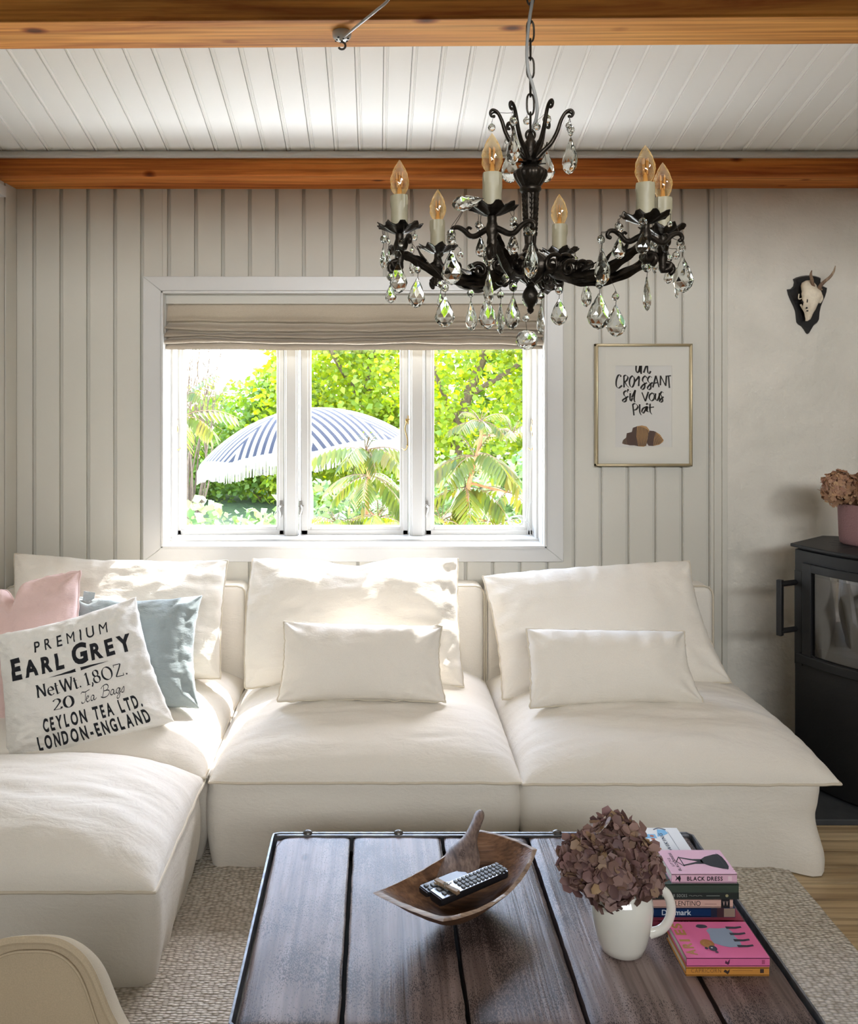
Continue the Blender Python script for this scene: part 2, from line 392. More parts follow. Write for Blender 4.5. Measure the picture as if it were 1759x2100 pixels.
M['rubber'] = plain('grey_rubber_keys', (.17, .18, .19), .55)
M['peg'] = wood('peg_wood', srgb(130, 106, 82), srgb(164, 140, 112), srgb(186, 164, 136), 0, 3, .6)
M['page'] = plain('paper_page_edges', srgb(228, 222, 212), .9, nscale=400, ndist=.0004)
def rug_mat():
    m, nt, bs = new_mat('woven_wool')
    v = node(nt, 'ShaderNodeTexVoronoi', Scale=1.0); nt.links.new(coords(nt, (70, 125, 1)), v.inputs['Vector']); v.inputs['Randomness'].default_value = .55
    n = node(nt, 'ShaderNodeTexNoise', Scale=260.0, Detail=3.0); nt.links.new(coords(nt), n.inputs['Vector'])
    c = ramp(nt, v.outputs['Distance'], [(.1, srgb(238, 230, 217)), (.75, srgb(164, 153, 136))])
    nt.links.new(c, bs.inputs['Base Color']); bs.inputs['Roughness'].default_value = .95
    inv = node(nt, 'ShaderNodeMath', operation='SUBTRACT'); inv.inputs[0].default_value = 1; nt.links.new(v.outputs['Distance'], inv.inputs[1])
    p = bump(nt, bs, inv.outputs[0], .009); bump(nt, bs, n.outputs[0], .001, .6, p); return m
M['rug'] = rug_mat()
def flatc(name, r, g, b, rough=.6): return plain(name, srgb(r, g, b), rough, nscale=200, ndist=.0001)
# ------------------------------------------------------------------ the room
XL, XR, YB, YR = -1.522, 2.62, 3.62, -2.6
WX0, WX1, WZ0, WZ1 = -.9055, .714, .815, 1.896       # window opening
def ceil_z(y): return 2.427+.278*(3.388-y)
# floor: pale boards running along x
fb = MB(); y = YR
k = 0
while y < 3.9:
    fb.box(XL-.3, XR+.3, y+.0025, y+.0810, -.03, 0); y += .0835
fb.box(XL-.3, XR+.3, YR, 3.9, -.05, -.028, 1)
struct(fb.build('floor', [M['floor'], M['dark']], bevel=.0008), 'pale pine floorboards running parallel to the window wall', 'floor')
# window wall: boards with flat recessed joints, cut around the window, thick masonry behind
wb = MB()
edges = [-1.448+.1141*i for i in range(27)]
def board_strip(x0, x1, z0, z1): wb.box(x0, x1, YB, YB+.012, z0, z1)
def boards(z0, z1, xa, xb):
    xs = [xa]+[e for e in edges if xa+.002 < e < xb-.002]+[xb]
    for a, b in zip(xs, xs[1:]):
        l = a+.008 if a in edges else a; r = b-.008 if b in edges else b
        if r > l: wb.box(l, r, YB, YB+.026, z0, z1)
        if b in edges: wb.box(b+.0050, b+.0085, YB+.004, YB+.026, z0, z1)
boards(0, WZ0, WX0, WX1); boards(WZ1, 2.40, WX0, WX1); boards(0, 2.40, XL, WX0); boards(0, 2.40, WX1, 1.458)
for b in ((XL-.3, WX0, 0, 2.75), (WX1, XR+.3, 0, 2.75), (WX0, WX1, 0, WZ0), (WX0, WX1, WZ1, 2.75)):
    wb.box(b[0], b[1], YB+.015, YB+.30, b[2]-.05, b[3])
struct(wb.build('wall_back', [M['wall']], bevel=.0012), 'warm grey panelled wall around the window', 'wall')
# plaster part of the same wall, gently uneven
pb = MB()
def plz(i, j):
    x = 1.475+i*(XR-1.475)/60; z = j*2.42/110
    d = .010*nz(x*2.2, z*2.2, 3)+.006*nz(x*7, z*7, 9)+.0025*nz(x*25, z*25, 1)
    return (x, YB-.012-d*.8, z)
pb.grid(plz, 61, 111)
struct(pb.build('wall_plaster', M['plaster']), 'uneven greyish plaster wall behind the stove', 'wall')
tb = MB(); tb.box(1.456, 1.478, YB-.016, YB+.012, 0, 2.40); tb.box(1.425, 1.4565, YB-.008, YB+.012, 0, 2.40)
struct(tb.build('trim_1', M['wall'], bevel=.002), 'narrow vertical board between panelling and plaster wall', 'trim')
# left wall in matching boards
lb = MB()
y = YB
while y > YR:
    y2 = max(y-.1141, YR)
    lb.box(XL-.013, XL, y2+.0075, y-(.0075 if y < YB else 0), 0, 2.9); y = y2
lb.box(XL-.30, XL-.012, YR, YB+.3, -.05, 4.2)
struct(lb.build('wall_left', M['wall'], bevel=.0012), 'panelled wall at the far left edge', 'wall')
tl = MB(); tl.box(XL, XL+.035, 1.5, 3.44, 2.255, 2.30)
tl.prism([(0, 0), (.035, 0), (.012, .03), (0, .045)], (XL, 3.44, 2.30), (1, 0, 0), (0, 0, -1), (0, -1.9, 0))
struct(tl.build('trim_2', M['white'], bevel=.003), 'short white moulding high on the left wall under the beam', 'trim')
rb = MB()
for b in ((-2.6, YB+.3, 0, 4.2),): rb.box(XR, XR+.25, b[0], b[1], b[2], b[3])
struct(rb.build('wall_right', M['plaster'], smooth=0), 'plaster wall to the right outside the picture', 'wall')
gb = MB()
for b in ((XL-.3, -1.1, -.05, 4.3), (.7, XR+.25, -.05, 4.3), (-1.1, .7, -.05, 4.3)): gb.box(b[0], b[1], YR-.25, YR, b[2], b[3])
struct(gb.build('wall_rear', M['wall'], smooth=0), 'wall behind the photographer', 'wall')
# sloping boarded ceiling: planks with a rounded bead at each joint
cb = MB(); px = .0946; x = .0227-18*px
prof = [(.0, .004), (.003, -.0015), (.010, -.0035), (.013, -.0005), (.0155, -.0005), (.0165, .002), (.018, -.001)]
while x < XR+.1:
    pts = prof+[(px-.0015, -.001), (px-.0008, .004)]
    n = len(pts)
    a = [V3((x+p[0], 3.62, ceil_z(3.62)+p[1])) for p in pts]; b = [V3((x+p[0], YR, ceil_z(YR)+p[1])) for p in pts]
    cb.add(a+b, [(i, i+1, n+i+1, n+i) for i in range(n-1)]); x += px
ys = [YR-.3, 3.92]
cb.add([(XL-.3, ys[0], ceil_z(ys[0])+.005), (XR+.3, ys[0], ceil_z(ys[0])+.005), (XR+.3, ys[1], ceil_z(ys[1])+.005), (XL-.3, ys[1], ceil_z(ys[1])+.005),
        (XL-.3, ys[0], ceil_z(ys[0])+.15), (XR+.3, ys[0], ceil_z(ys[0])+.15), (XR+.3, ys[1], ceil_z(ys[1])+.15), (XL-.3, ys[1], ceil_z(ys[1])+.15)],
       [(0, 1, 2, 3), (4, 5, 6, 7), (0, 1, 5, 4), (1, 2, 6, 5), (2, 3, 7, 6), (3, 0, 4, 7)], 1)
struct(cb.build('ceiling', [M['ceil'], M['dark']], smooth=35), 'sloping white tongue and groove ceiling', 'ceiling')
mb = MB()
mb.prism([(0, 0), (.022, 0), (.024, .006), (.020, .014), (.012, .026), (0, .030)], (XL, 3.388, 2.398), (0, -1, 0), (0, 0, 1), (XR-XL, 0, 0))
struct(mb.build('trim_3', M['white'], bevel=.001), 'white moulding between the sloping ceiling and the lower beam', 'trim')
b2 = MB(); b2.box(XL-.05, XR, 3.388, 3.625, 2.33, 2.46)
struct(b2.build('beam_1', M['beam2'], bevel=.006), 'reddish pine wall beam above the window wall', 'beam')
b1 = MB(); b1.box(XL-.1, XR+.05, 1.937, 2.102, 2.33, 2.52)
o = struct(b1.build('beam_2', M['beam'], bevel=.006), 'knotty pine ceiling beam nearest the photographer, across the top', 'beam')
o.rotation_euler = (0, 0, math.radians(-.9)); o.location = (0, .002, 0)

b3 = MB(); b3.box(XL-.1, XR+.05, .60, .765, 2.33, 2.52)  # unseen beam added to keep the rear fill off the visible beam fronts
struct(b3.build('blocker_beam', M['beam'], bevel=.006), 'pine ceiling beam overhead behind the picture', 'beam')

# ------------------------------------------------------------------ the window
win = thing('window_1', 'white three-part casement window with a wide flat casing', 'window', (-.096, 3.62, .815), kind='structure')
cs = MB(); cw = .077; t = .024
def mitre(a, b, c, d): cs.prism([a, b, c, d], (0, YB, 0), (1, 0, 0), (0, 0, 1), (0, -t, 0))
ox0, ox1, oz0, oz1 = WX0-cw, WX1+cw-.005, WZ0-.058, WZ1+.062
mitre((ox0, oz0), (ox0, oz1), (WX0, WZ1), (WX0, WZ0)); mitre((ox1, oz0), (WX1, WZ0), (WX1, WZ1), (ox1, oz1))
mitre((ox0, oz1), (ox1, oz1), (WX1, WZ1), (WX0, WZ1)); mitre((ox0, oz0), (WX0, WZ0), (WX1, WZ0), (ox1, oz0))
cs.build('casing', M['white'], win, bevel=.003)
ln = MB()
YS = 3.815
for (d, ya, yb_) in ((.010, YB-.030, YB+.004), (.012, YB+.004, 3.92), (.022, YB+.10, 3.92)):
    ln.box(WX0, WX0+d, ya, yb_, WZ0, WZ1); ln.box(WX1-d, WX1, ya, yb_, WZ0, WZ1); ln.box(WX0, WX1, ya, yb_, WZ1-d, WZ1)
ln.box(WX0, WX1, YB-.030, 3.93, WZ0-.002, WZ0+.010); ln.box(WX0, WX1, YB+.085, 3.93, WZ0+.004, WZ0+.020)
ln.build('lining', M['white'], win, bevel=.002)
def sx(px): return (px-CX)/F*YS
ML = MB()
for a, b in ((585.5, 611.5), (840.5, 869.5)):
    ML.box(sx(a)-.002, sx(b)+.002, 3.785, 3.91, WZ0+.02, WZ1-.012); ML.box(sx(a)+.006, sx(b)-.006, 3.778, 3.79, WZ0+.02, WZ1-.012)
ML.build('mullion', M['white'], win, bevel=.003)
ZB = HC-(1102-CY)/F*YS; ZG = HC-(1080-CY)/F*YS
for (a, b, g0, g1, stay, lat) in ((357, 584, 378, 567, 1, 577), (616, 838, 637, 820, -1, 617), (871, 1094, 890, 1075, -1, 874)):
    s = MB(); x0, x1, gx0, gx1 = sx(a), sx(b), sx(g0), sx(g1); zt = WZ1-.025
    s.box(x0, gx0, YS, YS+.045, ZB, zt); s.box(gx1, x1, YS, YS+.045, ZB, zt); s.box(gx0, gx1, YS, YS+.045, ZB, ZG); s.box(gx0, gx1, YS, YS+.045, zt-.045, zt)
    for (q0, q1, r0, r1) in ((x0+.004, gx0-.012, ZB+.012, zt), (gx1+.012, x1-.004, ZB+.012, zt)): s.box(q0, q1, YS-.005, YS+.01, r0, r1)
    s.box(x0+.004, x1-.004, YS-.005, YS+.01, ZB+.006, ZG-.014)
    so_ = s.build('sash', M['white'], win, bevel=.0025)
    g = MB(); g.box(gx0, gx1, YS+.02, YS+.024, ZG, zt-.045); g.build('pane', M['pane'], so_, smooth=0)
    h = MB(); hx = sx({357: 364, 616: 833, 871: 1090}[a]); d = stay
    zz = lambda y: HC-(y-CY)/F*YS
    pth = [(hx-.010*d, YS-.016, zz(858)), (hx+.000*d, YS-.02, zz(866)), (hx+.006*d, YS-.02, zz(880)), (hx-.004*d, YS-.02, zz(900)), (hx-.004*d, YS-.02, zz(914)), (hx+.006*d, YS-.022, zz(922)), (hx+.020*d, YS-.022, zz(918))]
    h.tube(smoothpath(pth, 5), .0026, 6); h.ball((hx, YS-.018, zz(863)), .006, 8); h.ball((hx-.004*d, YS-.02, zz(913)), .005, 8)
    h.tube([(hx-.014*d, YS-.012, zz(860)), (hx+.004*d, YS-.012, zz(860))], .004, 6); h.tube([(hx, YS-.02, zz(864)), (hx, YS, zz(864))], .003, 6)
    h.tube([(hx-.008*d, YS-.012, zz(852)), (hx-.008*d, YS-.012, zz(870))], .003, 6)
    h.build('stay_hook', M['brass'], so_)
    l = MB(); lx = sx(lat)
    l.box(lx-.007, lx+.007, YS-.010, YS-.004, zz(1055), zz(1026)); l.tube([(lx, YS-.022, zz(1036)), (lx, YS-.005, zz(1036))], .0045, 8)
    l.tube(smoothpath([(lx, YS-.024, zz(1036)), (lx-.004*stay, YS-.026, zz(1042)), (lx, YS-.024, zz(1052)), (lx-.002, YS-.022, zz(1059))], 4), [.005]*4+[.004]*4+[.003]*4+[.0035], 6)
    l.tube([(lx-.014, YS-.012, zz(1037)), (lx+.014, YS-.012, zz(1037))], .0035, 6)
    l.build('latch', M['steel'], so_)

# roman blind, half drawn up
bl = thing('roman_blind', 'natural linen roman blind gathered in folds at the top of the window', 'blind', (-.095, 3.66, 1.65))
zb = lambda y: HC-(y-CY)/F*3.665
keys = [(3.672, 600), (3.670, 606), (3.662, 630), (3.655, 650), (3.642, 657), (3.650, 661), (3.674, 656), (3.674, 662), (3.640, 669), (3.626, 675), (3.630, 680), (3.668, 676), (3.668, 681), (3.634, 685), (3.620, 690), (3.626, 694), (3.664, 691), (3.664, 695), (3.630, 698), (3.616, 703), (3.624, 708), (3.660, 705), (3.655, 709), (3.636, 713), (3.640, 718)]
nx = 90
def blf(i, j):
    x = lerp(-.8985, .708, i/(nx-1)); yy, py = keys[j]; yy = 3.657+(yy-3.657)*1.35
    wob = 0 if j < 3 else min(1, (j-2)/3)
    e = 1-abs(2*i/(nx-1)-1)
    jj = (j-4)//5; sag = 5.0*nz(x*2.3, jj*1.7, 2)+2.5*nz(x*6, jj*2.1, 8)+.8*nz(x*16, j*.6, 6)+(2.5*e if j < 14 else 0)
    d = .006*nz(x*3.1, j*.5, 5)+.003*nz(x*9, j*.8, 4)
    if j == len(keys)-1: sag *= .35
    return (x, yy+d*wob, zb(py+sag*wob))
bb = MB(); bb.grid(blf, nx, len(keys)); bb.build('fabric', M['linen'], bl, smooth=180, subsurf=1)
hb = MB(); hb.box(-.8985, .708, 3.682, 3.70, zb(610), zb(600)+.004); hb.build('headrail', M['white'], bl)
cd = MB(); rn = random.Random(3); YC = 3.79
coil = []
for i in range(100):
    a = i/100*2*PI*5.3; r = .021+.010*math.sin(i*.31)+.004*rn.random()
    c = P(1062, 1069, YC); coil.append((c.x+r*1.35*math.cos(a), c.y-.004+.006*math.sin(i*.7), c.z+r*.85*math.sin(a)))
cd.tube(coil, .0017, 5)
for dx in (0, 7):
    cd.tube(smoothpath([P(1083+dx*.5, 1040, YC), P(1080, 1056, YC), P(1085, 1070, YC-.005), P(1092, 1090, YC-.01), P(1097+dx, 1106, YC-.012), P(1094-dx, 1112, YC-.012), P(1088, 1100, YC-.012), P(1084, 1075, YC-.008), P(1072, 1068, YC)], 6), .0018, 5)
cd.tube(smoothpath([P(1092, 1028, YC), P(1086, 1036, YC), P(1084, 1070, YC), P(1082, 1096, YC)], 5), .0014, 5)
cd.tube([P(1080, 1030, YC), P(1082, 1050, YC), P(1078, 1070, YC)], .0014, 5)
for sx_ in (690, 715): pass
cd.tube([(P(1094, 714, 3.70).x, 3.70, zb(612)), P(1090, 900, 3.775), P(1086, 1034, 3.787)], .0012, 5)
cd.build('pull_cord', M['white'], bl)

# ------------------------------------------------------------------ the garden
gd = MB()
gd.grid(lambda i, j: (-20+i*2, 5.6+j*1.4, -.55+.05*nz(i*.9, j*.9)), 21, 14)
grass = plain('lawn', srgb(62, 78, 34), .9, nscale=12, ndist=.02, var=.35)
struct(gd.build('ground', grass), 'sunny lawn outside the window', 'lawn')
tr = MB(); tr.box(-6, 6, 3.93, 9.0, -.6, -.44)  # unseen pale slab added to bounce sunlight up through the window
struct(tr.build('terrace', plain('pale_reflector_stone', srgb(206, 198, 184), .8, nscale=14, ndist=.004, var=.1), smooth=0), 'pale stone terrace right outside the window', 'terrace')

def leaf_cloud(name, label, cat, blobs, n, size, mat, seed, group=None, trunk=None, up=.35, kind=None):
    r = random.Random(seed)
    root = thing(name, label, cat, (blobs[0][0], blobs[0][1], -.5), group=group)
    mb_ = MB(); vol = [b[3]*b[4]*b[5] for b in blobs]; tot = sum(v**.7 for v in vol)
    for b, vv in zip(blobs, vol):
        for _ in range(int(n*vv**.7/tot)):
            while True:
                q = V3((r.uniform(-1, 1), r.uniform(-1, 1), r.uniform(-1, 1)))
                if .35 < q.length < 1: break
            c = V3((b[0]+q.x*b[3], b[1]+q.y*b[4], b[2]+q.z*b[5]))
            c += V3((nz(c.x*1.3, c.y*1.3, c.z*1.3), nz(c.z, c.x, c.y), nz(c.y, c.z, c.x)))*.22
            s = size*r.uniform(.6, 1.35)
            d = V3((r.gauss(0, 1), r.gauss(0, 1), r.gauss(0, .6)-.25)).normalized()
            nn = V3((r.gauss(0, .8), r.gauss(0, .8)-.3, up+r.gauss(0, .7))).normalized()
            sd = d.cross(nn)
            if sd.length < .1: continue
            sd.normalize(); nn = sd.cross(d)
            mb_.add([c, c+d*s*.35+sd*s*.36-nn*s*.06, c+d*s+nn*s*(-.15), c+d*s*.35-sd*s*.36-nn*s*.06], [(0, 1, 2, 3)])
    mb_.build('foliage', mat, root, smooth=0)
    if trunk:
        t_ = MB(); 
        for pth, r0 in trunk:
            pp = smoothpath(pth, 4); t_.tube(pp, [r0*(1-.75*i/len(pp)) for i in range(len(pp))], 6)
        t_.build('trunk', bark, root)
    return root
bark = plain('grey_bark', srgb(104, 84, 66), .9, nscale=30, ndist=.006, var=.3)
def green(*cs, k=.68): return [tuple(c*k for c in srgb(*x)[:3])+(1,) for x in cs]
Lm = leaf_mat('maple_leaves', green((150, 176, 40), (172, 190, 48), (120, 152, 40), (190, 196, 60), (130, 160, 48)), .5)
Ld = leaf_mat('dense_green_leaves', green((100, 140, 50), (130, 160, 56), (112, 146, 60), (150, 172, 64)), .45)
Lh = leaf_mat('hedge_leaves', green((112, 148, 84), (136, 166, 100), (84, 120, 66), (160, 180, 122), (124, 158, 76)), .35)
Ls = leaf_mat('blue_spruce_needles', green((96, 116, 112), (118, 136, 134), (80, 104, 96)), .2)
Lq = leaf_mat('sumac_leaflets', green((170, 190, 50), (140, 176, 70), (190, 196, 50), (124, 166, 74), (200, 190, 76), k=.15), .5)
leaf_cloud('maple_tree', 'yellow-green maple filling the right pane behind the plants', 'tree', [(1.5, 13, 1.4, 1.7, 1.2, 1.6), (2.9, 13.4, 1.6, 1.2, 1.0, 1.8), (.6, 13.6, .6, 1.0, .9, 1.0), (2.0, 12.8, 3.2, 1.8, 1.2, 1.3)], 15000, .105, Lm, 11, 'trees beyond the parasol', [([(1.2, 13.3, -.5), (1.3, 13.2, 1), (1.9, 13.0, 2.6), (2.3, 12.9, 4)], .11), ([(1.3, 13.2, .8), (.9, 12.7, 1.6), (.7, 12.6, 2.4)], .05), ([(1.5, 13.0, 1.4), (2.2, 12.5, 1.9), (2.7, 12.3, 2.5)], .05)])
leaf_cloud('leafy_tree', 'bright green tree behind the parasol in the middle pane', 'tree', [(-.7, 14, 1.5, 1.3, 1.2, 1.5), (.1, 14.3, 1.2, 1.1, 1.1, 1.5), (-1.3, 14.6, .3, 1.2, 1.0, 1.0), (-.4, 14, 3.1, 1.3, 1.2, 1.2)], 15000, .11, Lm, 12, 'trees beyond the parasol', [([(-.3, 14.2, -.5), (-.2, 14, 1), (0, 13.8, 2.4), (.1, 13.8, 4)], .10), ([(-.2, 14, 1.2), (-.7, 13.6, 2), (-.9, 13.4, 2.7)], .05)])
leaf_cloud('round_tree', 'rounded light green tree under open sky in the left pane', 'tree', [(-2.0, 15, .6, 1.1, 1.0, 1.15), (-2.9, 15.4, .1, 1.0, 1.0, 1.0), (-1.55, 15, 1.0, .8, .9, 1.0), (-3.9, 15.2, -.1, 1.1, 1.0, .9)], 13000, .10, Ld, 13, 'trees beyond the parasol', [([(-2.1, 15.1, -.5), (-2, 15, .4), (-1.9, 14.9, 1.4)], .09)])
leaf_cloud('spruce', 'blue-green spruce boughs at the top right of the window', 'tree', [(2.75, 11.6, 1.9, .5, .5, .28), (3.0, 11.6, 1.45, .5, .5, .22), (2.8, 11.7, 2.4, .5, .5, .3), (3.0, 11.6, .7, .45, .5, .3), (2.95, 11.6, 1.05, .4, .4, .2)], 3800, .075, Ls, 14, None, [([(3.1, 11.7, -.5), (3.1, 11.7, 3.4)], .07)])
leaf_cloud('back_hedge', 'dark green hedge along the far end of the garden', 'hedge', [(-4.0, 17.5, .0, 2.0, .8, 1.6), (-1.2, 17.8, .8, 1.6, .8, 2.4), (1.2, 17.6, .8, 2.2, .8, 2.6), (3.6, 17.5, .8, 2.0, .8, 2.6)], 12000, .20, Ld, 15)
leaf_cloud('garden_shrub', 'pale green leafy shrub below the parasol in the left pane', 'shrub', [(-1.25, 6.0, .30, .46, .30, .50), (-.90, 6.05, .18, .42, .30, .52), (-1.6, 6.05, .26, .40, .30, .5), (-1.2, 6.0, -.15, .6, .32, .4)], 5000, .070, Lh, 16, 'shrubs under the window view')
leaf_cloud('garden_shrub', 'dark leafy shrub behind the sumac in the middle pane', 'shrub', [(-.35, 8.6, -.1, .7, .6, .70), (.3, 8.8, -.15, .6, .6, .70)], 3600, .085, Lh, 17, 'shrubs under the window view')
leaf_cloud('garden_shrub', 'leafy shrub behind the sumac in the right pane', 'shrub', [(1.0, 9.0, 0, .7, .6, .75), (1.7, 9.0, .1, .6, .6, .8)], 3600, .09, Lh, 18, 'shrubs under the window view')
# bare twiggy shrub against the sky
br = thing('bare_shrub', 'leafless twiggy shrub against the white sky at far left', 'shrub', (-3.0, 12.5, -.5))
tb_ = MB(); rr = random.Random(5)
for i in range(26):
    x = -2.75+rr.uniform(-.35, .35); dx = rr.uniform(-.5, .55); top = rr.uniform(1.3, 2.6)
    pth = smoothpath([(x*.4-1.65, 12.5, -.5), (x, 12.5+rr.uniform(-.2, .2), .2), (x+dx*.5, 12.5, top*.55), (x+dx, 12.5+rr.uniform(-.2, .2), top)], 4)
    tb_.tube(pth, [.018*(1-.85*k/len(pth)) for k in range(len(pth))], 5)
    for _ in range(4):
        q = pth[rr.randrange(5, len(pth)-1)]; tb_.tube([q, q+V3((rr.uniform(-.25, .25), 0, .25)), q+V3((rr.uniform(-.35, .35), 0, .55))], [.006, .004, .002], 4)
tb_.build('branches', bark, br)

def frond(mb_, o, az, el, L, droop, r, npair=10, lw=.05):
    o = V3(o); p = o.copy(); d = V3((math.cos(az)*math.cos(el), math.sin(az)*math.cos(el), math.sin(el)))
    pts = [p.copy()]; steps = npair+2
    for i in range(steps):
        d = (d+V3((0, 0, -droop/steps))).normalized(); p = p+d*L/steps; pts.append(p.copy())
    mb_.tube(pts, [.004*(1-.7*i/len(pts)) for i in range(len(pts))], 4, 1)
    for i in range(2, len(pts)):
        t = (pts[i]-pts[i-1]).normalized(); sd = t.cross(V3((0, 0, 1)))
        sd = sd.normalized() if sd.length > .1 else V3((1, 0, 0)); f = i/len(pts)
        ll = L*.34*(1-.75*abs(f-.5)**1.6*2)*r.uniform(.85, 1.1)
        for s in ((-1, 1) if i < len(pts)-1 else (0,)):
            ld = (sd*s*.85+t*(.5 if s else 1)+V3((0, 0, -.55*droop-.15*r.random()))).normalized()
            wv = ld.cross(V3((0, 0, 1))); wv = wv.normalized() if wv.length > .05 else t
            q = pts[i]; wd = ll*.14
            mb_.add([q, q+ld*ll*.35+wv*wd, q+ld*ll*.75+wv*wd*.7+V3((0, 0, -.04*ll)), q+ld*ll+V3((0, 0, -.10*ll)), q+ld*ll*.75-wv*wd*.7+V3((0, 0, -.04*ll)), q+ld*ll*.35-wv*wd], [(0, 1, 2, 3), (0, 3, 4, 5)])
def sumac(label, stem, heads, seed):
    stem = [V3((stem[0].x, stem[0].y, -.445))]+stem
    r = random.Random(seed); root = thing('sumac', label, 'shrub', (stem[0][0], stem[0][1], -.44), group='sumacs outside the window')
    st = MB(); pp = smoothpath(stem, 5); st.tube(pp, [.020*(1-.5*i/len(pp)) for i in range(len(pp))], 7)
    fo = MB()
    for (c, n, L, el, dr) in heads:
        st.tube([min(pp, key=lambda q: (q-V3(c)).length), V3(c)], [.010, .006], 5)
        for i in range(n):
            frond(fo, c, 2*PI*i/n+r.uniform(-.25, .25), el+r.uniform(-.25, .35), L*r.uniform(.75, 1.15), dr*r.uniform(.7, 1.3), r)
        for i in range(4): frond(fo, c, r.uniform(0, 6.28), 1.1, L*.4, .5, r, 7)
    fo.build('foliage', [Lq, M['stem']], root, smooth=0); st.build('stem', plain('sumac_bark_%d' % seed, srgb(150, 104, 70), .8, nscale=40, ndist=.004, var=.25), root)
YQ = 5.4
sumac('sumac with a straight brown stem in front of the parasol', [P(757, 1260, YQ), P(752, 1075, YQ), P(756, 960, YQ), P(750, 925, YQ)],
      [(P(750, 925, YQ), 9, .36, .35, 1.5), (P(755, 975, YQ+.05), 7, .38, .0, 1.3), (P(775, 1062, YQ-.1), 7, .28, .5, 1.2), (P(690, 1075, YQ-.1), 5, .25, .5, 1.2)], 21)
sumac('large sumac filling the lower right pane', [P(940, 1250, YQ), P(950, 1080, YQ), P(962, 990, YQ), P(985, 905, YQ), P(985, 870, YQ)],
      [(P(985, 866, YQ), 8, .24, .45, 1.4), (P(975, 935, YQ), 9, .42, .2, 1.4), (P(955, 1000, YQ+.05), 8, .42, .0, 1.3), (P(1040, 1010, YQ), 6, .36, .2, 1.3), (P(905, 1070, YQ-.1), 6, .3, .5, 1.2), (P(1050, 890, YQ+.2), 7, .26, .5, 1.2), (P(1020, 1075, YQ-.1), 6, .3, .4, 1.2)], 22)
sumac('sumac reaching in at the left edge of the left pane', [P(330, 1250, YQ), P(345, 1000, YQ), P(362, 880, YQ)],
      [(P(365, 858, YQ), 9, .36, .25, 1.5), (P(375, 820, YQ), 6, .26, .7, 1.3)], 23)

# striped parasol
pc = P(614, 838, 7.6)
par = thing('parasol', 'navy and white striped garden parasol with a white fringe, tilted to the left', 'parasol', (pc.x, pc.y, -.55))
def stripes():
    m, nt, bs = new_mat('striped_canvas')
    u = nt.nodes.new('ShaderNodeUVMap'); sp = nt.nodes.new('ShaderNodeSeparateXYZ'); nt.links.new(u.outputs[0], sp.inputs[0])
    a = node(nt, 'ShaderNodeMath', operation='MULTIPLY'); a.inputs[1].default_value = 1/.068; nt.links.new(sp.outputs[0], a.inputs[0])
    b = node(nt, 'ShaderNodeMath', operation='FRACT'); nt.links.new(a.outputs[0], b.inputs[0])
    c = node(nt, 'ShaderNodeMath', operation='GREATER_THAN'); c.inputs[1].default_value = .52; nt.links.new(b.outputs[0], c.inputs[0])
    col = mixc(nt, c.outputs[0], srgb(156, 154, 150), srgb(24, 30, 44)); nt.links.new(col, bs.inputs['Base Color']); bs.inputs['Roughness'].default_value = .9
    t = nt.nodes.new('ShaderNodeBsdfTranslucent'); nt.links.new(col, t.inputs[0]); mx = nt.nodes.new('ShaderNodeMixShader'); mx.inputs[0].default_value = .3
    nt.links.new(bs.outputs[0], mx.inputs[1]); nt.links.new(t.outputs[0], mx.inputs[2]); nt.links.new(mx.outputs[0], nt.nodes['Material Output'].inputs[0])
    return m
RM = Matrix.Rotation(math.radians(-8), 3, 'Y') @ Matrix.Rotation(math.radians(-2.5), 3, 'X')
RAD, HT = .93, .34
def dome(r, th): return pc+RM @ V3((r*math.cos(th), r*math.sin(th), -HT*(r/RAD)**2.0*(1+.10*(r/RAD)**4)))
cn = MB(); uvs = []; ng, nr = 8, 8; a0 = math.radians(10)
for g in range(ng):
    for i in range(nr+1):
        th = a0+2*PI*(g+i/nr)/ng; mid = a0+2*PI*(g+.5)/ng
        for j in range(11):
            r = RAD*j/10*(1-.035*math.sin(PI*i/nr)*(j/10)); q = dome(max(r, .001), th); cn.v.append(q); uvs.append((r*math.sin(th-mid)+.034*.5+5, r))
    o_ = g*(nr+1)*11
    for i in range(nr):
        for j in range(10):
            p = o_+i*11+j; cn.f.append([p, p+1, p+12, p+11]); cn.m.append(0)
co = cn.build('canopy', stripes(), par, smooth=30)
ul = co.data.uv_layers.new(name='UVMap')
for lp in co.data.loops: ul.data[lp.index].uv = uvs[lp.vertex_index]
fr = MB(); nfr = 200
down = RM @ V3((0, 0, -1)); rf = random.Random(4)
for i in range(nfr):
    th = 2*PI*i/nfr; gi = ((th-a0)/(2*PI)*ng) % 1; r = RAD*(1-.035*math.sin(PI*gi)); q = dome(r, th); t = V3((-math.sin(th), math.cos(th), 0))
    L = .15+.02*rf.random(); out = V3((math.cos(th), math.sin(th), 0))*.012
    fr.add([q-t*.017, q+t*.017, q+t*.017+V3((0, 0, -.05))+out, q-t*.017+V3((0, 0, -.05))+out], [(0, 1, 2, 3)])
    for s in (-.009, .008):
        b = q+t*s+V3((0, 0, -.047))+out; e = q+t*(s+rf.uniform(-.006, .006))+V3((0, 0, -L))+out*1.4
        fr.tube([b, e], [.0055, .004], 4)
fr.build('fringe', plain('white_cotton_fringe', srgb(158, 155, 148), .9, nscale=80, ndist=.001), par, smooth=0)
rbm = MB()
for g in range(ng):
    th = a0+2*PI*g/ng; rbm.tube([dome(RAD*k/6*.99, th)+V3((0, 0, -.012)) for k in range(7)], .006, 5)
rbm.build('rib', M['white'], par)
